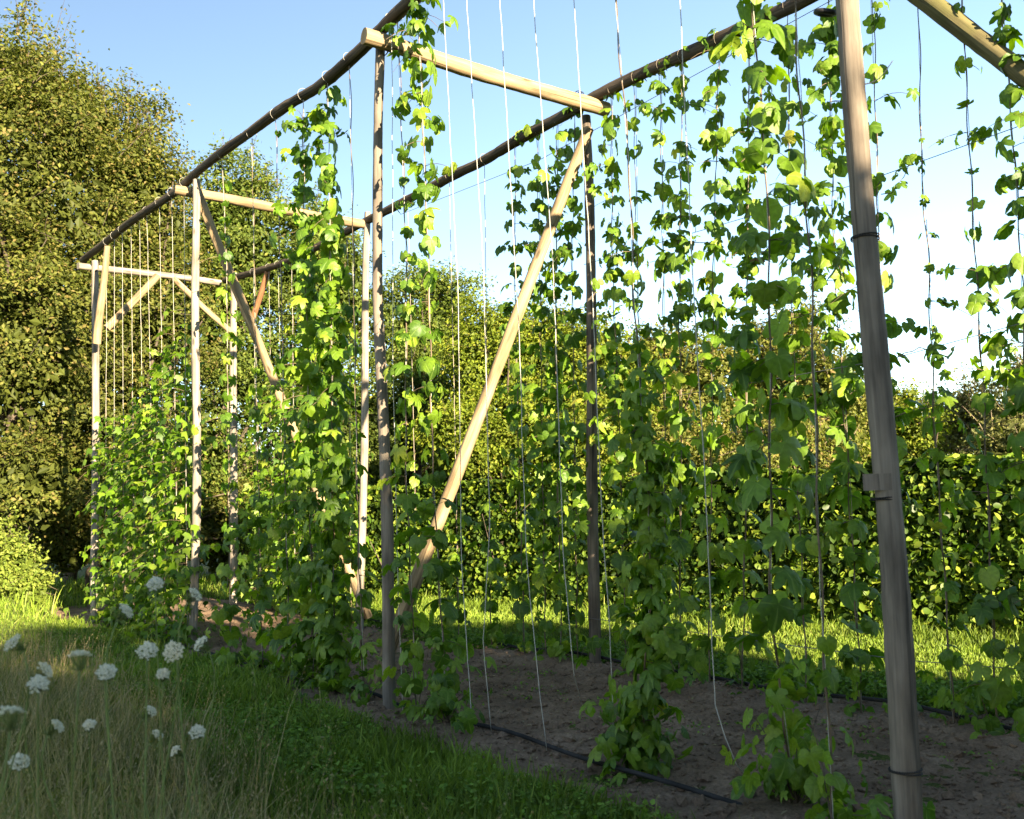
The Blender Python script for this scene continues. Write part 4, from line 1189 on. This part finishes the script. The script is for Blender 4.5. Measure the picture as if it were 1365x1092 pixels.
def field(name, label, cat, P, h, w, lean, mat, curve=.6):
    n = len(P)
    V, F, _ = blades(P, h, w, lean, curve)
    tone = np.clip(.5 + .6 * vnoise(P[:, 0] * 1.4, P[:, 1] * 1.4, 21) + .15 * rng.normal(size=n), 0, 1)
    rd = np.clip(rng.random(n) * .8 + .2 * (.5 + .5 * vnoise(P[:, 0] * .9 + 7, P[:, 1] * .9, 22)), 0, 1)
    return tag(link(name, np_mesh(name, V, F, GM[mat], dict(rnd=np.repeat(rd, 7), tone=np.repeat(tone, 7)))), label, cat, kind='stuff')


def in_view(P, margin=90, zadd=0.0):
    q = P - CAMP; zc = q @ np.array(Fc); x = W0 / 2 + FPX * (q @ np.array(RIGHT)) / np.maximum(zc, .1); y = H0 / 2 - FPX * ((q + ZV * zadd) @ np.array(UP)) / np.maximum(zc, .1)
    return (zc > .6) & (x > -margin - 120) & (x < W0 + margin + 120) & (y < H0 + 260)


def sow(n, s0, s1, c0, c1, pw=1.0):
    s = s0 + (s1 - s0) * rng.random(n) ** pw; c = c0 + (c1 - c0) * rng.random(n)
    return s, c


# lawn left of the bed
s, c = sow(105000, 1.2, 15, 1.2, 3.8, 1.5)
keep = (c < bed_left(s) + .02 + .05 * rng.normal(size=len(s))) & (c > meadow_edge(s) - .35)
P = rv * s[keep][:, None] + cv * c[keep][:, None]; P = P[in_view(P)]; n = len(P)
dd = np.hypot(P[:, 0], P[:, 1])
field('lawn_grass', 'short green grass between the meadow and the hop bed', 'grass', P, (rng.gamma(5, .013, n) + .02) * (1.15 + .6 * vnoise(P[:, 0] * 2.2, P[:, 1] * 2.2, 41)), (.0026 + .00045 * dd) * rng.uniform(.7, 1.3, n), rng.uniform(.1, .8, n), 'lawn')
# lit lawn strip between bed and hedge, and under the far trees
s, c = sow(125000, 1.5, 15, 5.7, 11.5, 1.2)
P = rv * s[:, None] + cv * c[:, None]
hd = (P - HG0) @ hout
keep = (c > bed_right(s) - .02 + .06 * rng.normal(size=len(s))) & (hd > -.25)
P = P[keep]; P = P[in_view(P)]; n = len(P); dd = np.hypot(P[:, 0], P[:, 1])
hh = rng.gamma(5, .013, n) + .02
hd = (P - HG0) @ hout; hh *= np.interp(hd, [-.2, .2, .6], [1.8, 1.2, .42])
field('grass_strip', 'sunlit mown grass strip between the bed and the hedge', 'grass', P, hh, (.0018 + .00035 * dd) * rng.uniform(.7, 1.3, n), rng.uniform(.1, .7, n), 'lawn')
# far left grass
P = np.stack([rng.uniform(-17, -3.0, 70000), rng.uniform(9.5, 24, 70000), np.zeros(70000)], 1)
s, c = sc_of(P); keep = (c < bed_left(s) + .02 * rng.normal(size=len(s))) & (c < meadow_edge(s) + 2.5) & (s > 10.5); P = P[keep]; P = P[in_view(P)]; n = len(P); dd = np.hypot(P[:, 0], P[:, 1])
s, c = sc_of(P)
hh = (rng.gamma(4, .02, n) + .03) * np.where(s > 15.5, 2.6, 1.0)
field('far_grass', 'sunlit rough grass at the left below the tall trees', 'grass', P, hh, (.0018 + .0004 * dd) * rng.uniform(.7, 1.3, n), rng.uniform(.1, .8, n), 'lawn')
# grass behind the far bay
P = np.stack([rng.uniform(-11, -1, 14000), rng.uniform(13.5, 22, 14000), np.zeros(14000)], 1)
s, c = sc_of(P); hd = (P - HG0) @ hout; keep = (c > bed_right(s)) & (hd > -.2) | (s > 16.6); P = P[keep]; P = P[in_view(P)]; n = len(P); dd = np.hypot(P[:, 0], P[:, 1])
field('back_grass', 'rough grass beyond the far bay of the trellis', 'grass', P, rng.gamma(4, .03, n) + .03, (.0018 + .0004 * dd) * rng.uniform(.7, 1.3, n), rng.uniform(.1, .8, n), 'lawn')
# the tall meadow in the left foreground
s, c = sow(150000, .4, 10.8, -2.6, 3.2, 1.25)
P = rv * s[:, None] + cv * c[:, None]
keep = (c < meadow_edge(s) + .12 * rng.normal(size=len(s))) & (np.hypot(P[:, 0], P[:, 1]) > 1.5); P = P[keep]; P = P[in_view(P, 40, .4)]; n = len(P)
s, c = sc_of(P); inside = np.clip((meadow_edge(s) - c) / .9, 0.12, 1)
dd = np.hypot(P[:, 0], P[:, 1])
field('meadow_grass', 'tall half dry meadow grass in the left foreground', 'grass', P, (rng.gamma(6, .055, n) + .05) * (.35 + .65 * inside) * np.interp(s, [7.5, 10.8], [1, .35]), (.0014 + .0003 * dd) * rng.uniform(.7, 1.4, n), rng.uniform(.1, .9, n), 'meadow')
# dry flowering stalks
s, c = sow(8000, .8, 10.5, -2.2, 3.0, 1.2)
P = rv * s[:, None] + cv * c[:, None]
keep = (c < meadow_edge(s) + .1 * rng.normal(size=len(s))) & (np.hypot(P[:, 0], P[:, 1]) > 1.7); P = P[keep]; P = P[in_view(P, 40, .5)]; n = len(P)
h = rng.gamma(10, .058, n) + .14
s, c = sc_of(P); h *= .5 + .5 * np.clip((meadow_edge(s) - c) / .8, 0, 1)
V, F, d = blades(P, h, np.full(n, .0015) * rng.uniform(.8, 1.3, n), rng.uniform(.05, .45, n), 1.0)
tips = V.reshape(n, 7, 3)[:, 6]; mid_ = V.reshape(n, 7, 3)[:, 4]
m_ = 10
tt = np.linspace(.1, 1.05, m_)
C = (mid_[:, None] + (tips - mid_)[:, None] * tt[None, :, None] + rng.normal(0, .006, (n, m_, 3))).reshape(-1, 3)
V2, F2 = scatter(C, rdir(len(C)), np.repeat(nrm(tips - mid_), m_, 0) + rdir(len(C)) * .5, rng.uniform(.007, .015, len(C)), LEAF4, .6)
V_, F_ = join([(V, F), (V2, F2)])
rd = np.concatenate([np.repeat(rng.random(n), 7), np.repeat(rng.random(len(C)), 4)])
tag(link('dry_stalks', np_mesh('dry_stalks', V_, F_, GM['dry'], dict(rnd=rd, tone=rd * 0 + .5))), 'dry tan seed stalks standing in the meadow grass', 'grass', kind='stuff')
# clover and weeds along the bed's edge
s, c = sow(34000, 1.5, 13, 2.2, 3.9, 1.4)
dens = vnoise(s * 1.3, c * 1.9, 31)
keep = (c < bed_left(s) + .05 * rng.normal(size=len(s)) + .05) & (c > meadow_edge(s) - .3) & (dens > .08 + .25 * rng.normal(size=len(s)))
s, c = s[keep], c[keep]
P = rv * s[:, None] + cv * c[:, None]; P = P[in_view(P)]; n = len(P)
P[:, 2] = rng.uniform(.03, .10, n)
C = np.repeat(P, 3, 0) + rng.normal(0, .012, (3 * n, 3)); k = len(C)
V, F = scatter(C, ZV + rng.normal(0, .4, (k, 3)), rdir(k), rng.uniform(.012, .036, k), LEAF6, 1.5)
tag(link('clover', np_mesh('clover', V, F, GM['clover'], dict(rnd=np.repeat(rng.random(k), 6), tone=np.repeat(np.repeat(rng.random(n), 3), 6)), smooth=False)), 'clover and low weeds on the lawn along the bed', 'clover', kind='stuff')
# small weeds on the bed
s, c = sow(1500, 2, 12, 3.45, 6.7, 1.2)
keep = (vnoise(s * 2, c * 2, 33) > .25) & (c > bed_left(s)) & (c < bed_right(s)); s, c = s[keep], c[keep]
P = rv * s[:, None] + cv * c[:, None]; n = len(P)
C = np.repeat(P, 5, 0) + rng.normal(0, .02, (5 * n, 3)); C[:, 2] = .04 + .03 * rng.random(len(C)); k = len(C)
V, F = scatter(C, ZV + rng.normal(0, .5, (k, 3)), rdir(k), rng.uniform(.015, .03, k), LEAF6)
tag(link('seedling_weeds', np_mesh('seedling_weeds', V, F, GM['clover'], dict(rnd=np.repeat(rng.random(k), 6), tone=np.repeat(rng.random(k), 6)), smooth=False)), 'tiny weeds sprouting on the bare bed', 'weeds', kind='stuff')
# weeds at the rear edge of the bed
s, c = sow(26000, 1.5, 13, 5.9, 7.6, 1.3)
keep = (c > bed_right(s) - .06 + .05 * rng.normal(size=len(s))) & (c < bed_right(s) + .55); s, c = s[keep], c[keep]
P = rv * s[:, None] + cv * c[:, None]; P = P[in_view(P)]; n = len(P); P[:, 2] = rng.uniform(.03, .14, n)
C = np.repeat(P, 2, 0) + rng.normal(0, .015, (2 * n, 3)); k = len(C)
V, F = scatter(C, ZV + rng.normal(0, .5, (k, 3)), rdir(k), rng.uniform(.02, .045, k), LEAF6, 1.3)
tag(link('edge_weeds', np_mesh('edge_weeds', V, F, GM['clover'], dict(rnd=np.repeat(rng.random(k), 6), tone=np.repeat(rng.random(k), 6)), smooth=False)), 'low weeds along the rear edge of the bed', 'weeds', kind='stuff')

# ------------------------------------------------------------------ wild carrot flowers
M['petal'] = leaf_mat('white_petal', [(0, (.66, .64, .48)), (1, (.84, .81, .68))], .35, (1, 1, 1), tone=.08)
carrots = [
    (207, 779, 3.3, .34, 'round', 'round white umbel held highest, left of the second front post'),
    (168, 815, 3.1, .9, 'edge', 'pale white umbel seen edge on below the highest one'),
    (260, 793, 3.3, .6, 'edge', 'white umbel in front of the mottled second front post'),
    (196, 868, 3.0, .45, 'round', 'large open white umbel left of the tilted round pair'),
    (231, 869, 3.1, .2, 'face', 'white umbel facing the viewer, right beside the large open one'),
    (268, 858, 3.2, .8, 'edge', 'white umbel tilted right on the edge of the bare soil'),
    (217, 899, 3.1, .5, 'round', 'small round white umbel just below the group of three'),
    (18, 857, 2.9, 1.2, 'edge', 'flat white umbel at the left edge by the sunlit grass'),
    (106, 874, 2.6, 1.3, 'cup', 'white umbel from below with a green cup of bracts'),
    (60, 893, 3.0, .9, 'edge', 'upper one of two white umbels close together at the left'),
    (51, 912, 2.9, .4, 'round', 'lower one of two white umbels close together at the left'),
    (142, 896, 2.9, .5, 'round', 'blurred white umbel alone between the left pair and the group'),
    (14, 950, 2.3, 1.3, 'cup', 'green cupped umbel near the left edge of the meadow'),
    (76, 968, 3.0, 1.0, 'edge', 'narrow white umbel turned sideways in the meadow'),
    (119, 966, 3.4, .4, 'round', 'small round white umbel in the middle of the meadow'),
    (201, 948, 3.4, 1.1, 'edge', 'slim white umbel turned sideways, upper of a pair'),
    (210, 980, 3.4, 1.0, 'edge', 'slim white umbel turned sideways, lower of a pair'),
    (263, 976, 3.3, .5, 'round', 'white umbel farthest right in the meadow'),
    (234, 1001, 3.6, .6, 'edge', 'smallest white umbel low between its neighbours'),
    (26, 1016, 3.0, .35, 'round', 'lowest white umbel at the lower left corner'),
]
for (x, y, dist, tilt, kind, lab) in carrots:
    hd_ = at_dist(x, y, dist)
    foot = hd_.copy(); foot[2] = 0; foot[:2] += rng.normal(0, .09, 2)
    T = empty('wild_carrot', foot)
    tag(T, lab, 'flower', 'wild carrot flowers in the meadow')
    tocam = nrm(CAMP - hd_)
    side = np.array([tocam[1], -tocam[0], 0]) * rng.choice([-1, 1])
    ax = nrm({'round': tocam * .75 + ZV * .6, 'face': tocam * .95 + ZV * .15 + side * .35, 'edge': side * .75 + ZV * .65 + tocam * .3, 'cup': ZV * 1.0 + tocam * -.25}[kind])
    st = smooth(resample([foot, foot * .5 + hd_ * .5 + rng.normal(0, .02, 3), hd_ - ax * .10, hd_ - ax * .035], n=14), 2)
    parts = [tube_arrays(st - foot, np.linspace(.0035, .0022, 14), 5)]
    # finely cut leaves along the stem
    lv = []
    for q in range(3):
        p = st[2 + q * 3]; d = nrm(rng.normal(size=3) * np.array([1, 1, .2]) + ZV * .4)
        L5 = resample([p, p + d * .08, p + d * .15 - ZV * .02], n=5)
        parts.append(tube_arrays(L5 - foot, .0012, 3, caps=False))
    link('stem', np_mesh('carrot_stem', *join(parts), M['gstem']), T)
    rad = .0245 * {'cup': 1.0, 'edge': 1.0, 'round': 1.0, 'face': 1.08}[kind]
    if 'small' in lab: rad *= .72
    if 'slim' in lab or 'narrow' in lab: rad *= .8
    if 'large' in lab: rad *= 1.12
    a1 = nrm(np.cross(ax, [.3, .2, 1])); a2 = np.cross(ax, a1)
    m_ = 34
    k = np.arange(m_); rr = rad * np.sqrt((k + .5) / m_); ph = k * 2.39996
    U = hd_ + (rr * np.cos(ph))[:, None] * a1 + (rr * np.sin(ph))[:, None] * a2 + ax * (.010 * (1 - (rr / rad) ** 2) + rng.normal(0, .0018, m_))[:, None]
    rays_ = [tube_arrays(np.array([hd_ - ax * .035, (hd_ - ax * .035 + u) / 2 + (u - hd_) * .15, u - ax * .002]) - foot, [.0008, .0007, .0006], 3, caps=False) for u in U]
    for q in range(9):                           # bracts under the head
        a_ = q / 9 * 6.283; b_ = math.cos(a_) * a1 + math.sin(a_) * a2
        rays_.append(tube_arrays(np.array([hd_ - ax * .035, hd_ - ax * .030 + b_ * .018, hd_ - ax * .024 + b_ * .034]) - foot, [.0012, .001, .0004], 3, caps=False))
    link('umbel_rays', np_mesh('umbel_rays', *join(rays_), M['gstem']), T)
    fl = 14
    C = np.repeat(U, fl, 0) + (rng.normal(0, 1, (m_ * fl, 1)) * a1 + rng.normal(0, 1, (m_ * fl, 1)) * a2) * rad * .085 + ax * rng.normal(0, .0012, (m_ * fl, 1))
    kk = len(C)
    V, F = scatter(C - foot, ax + rng.normal(0, .45, (kk, 3)), rdir(kk), rng.uniform(.0032, .0056, kk), LEAF6, 1.5)
    link('petals', np_mesh('carrot_petals', V, F, M['petal'], dict(rnd=np.repeat(rng.random(kk), 6), tone=np.repeat(rng.random(kk), 6)), smooth=False), T)
print('LEAF OBJECTS', LEAF_TOTAL, 'OBJECTS', len(bpy.data.objects), 'TRIS', sum(len(m.polygons) for m in bpy.data.meshes))
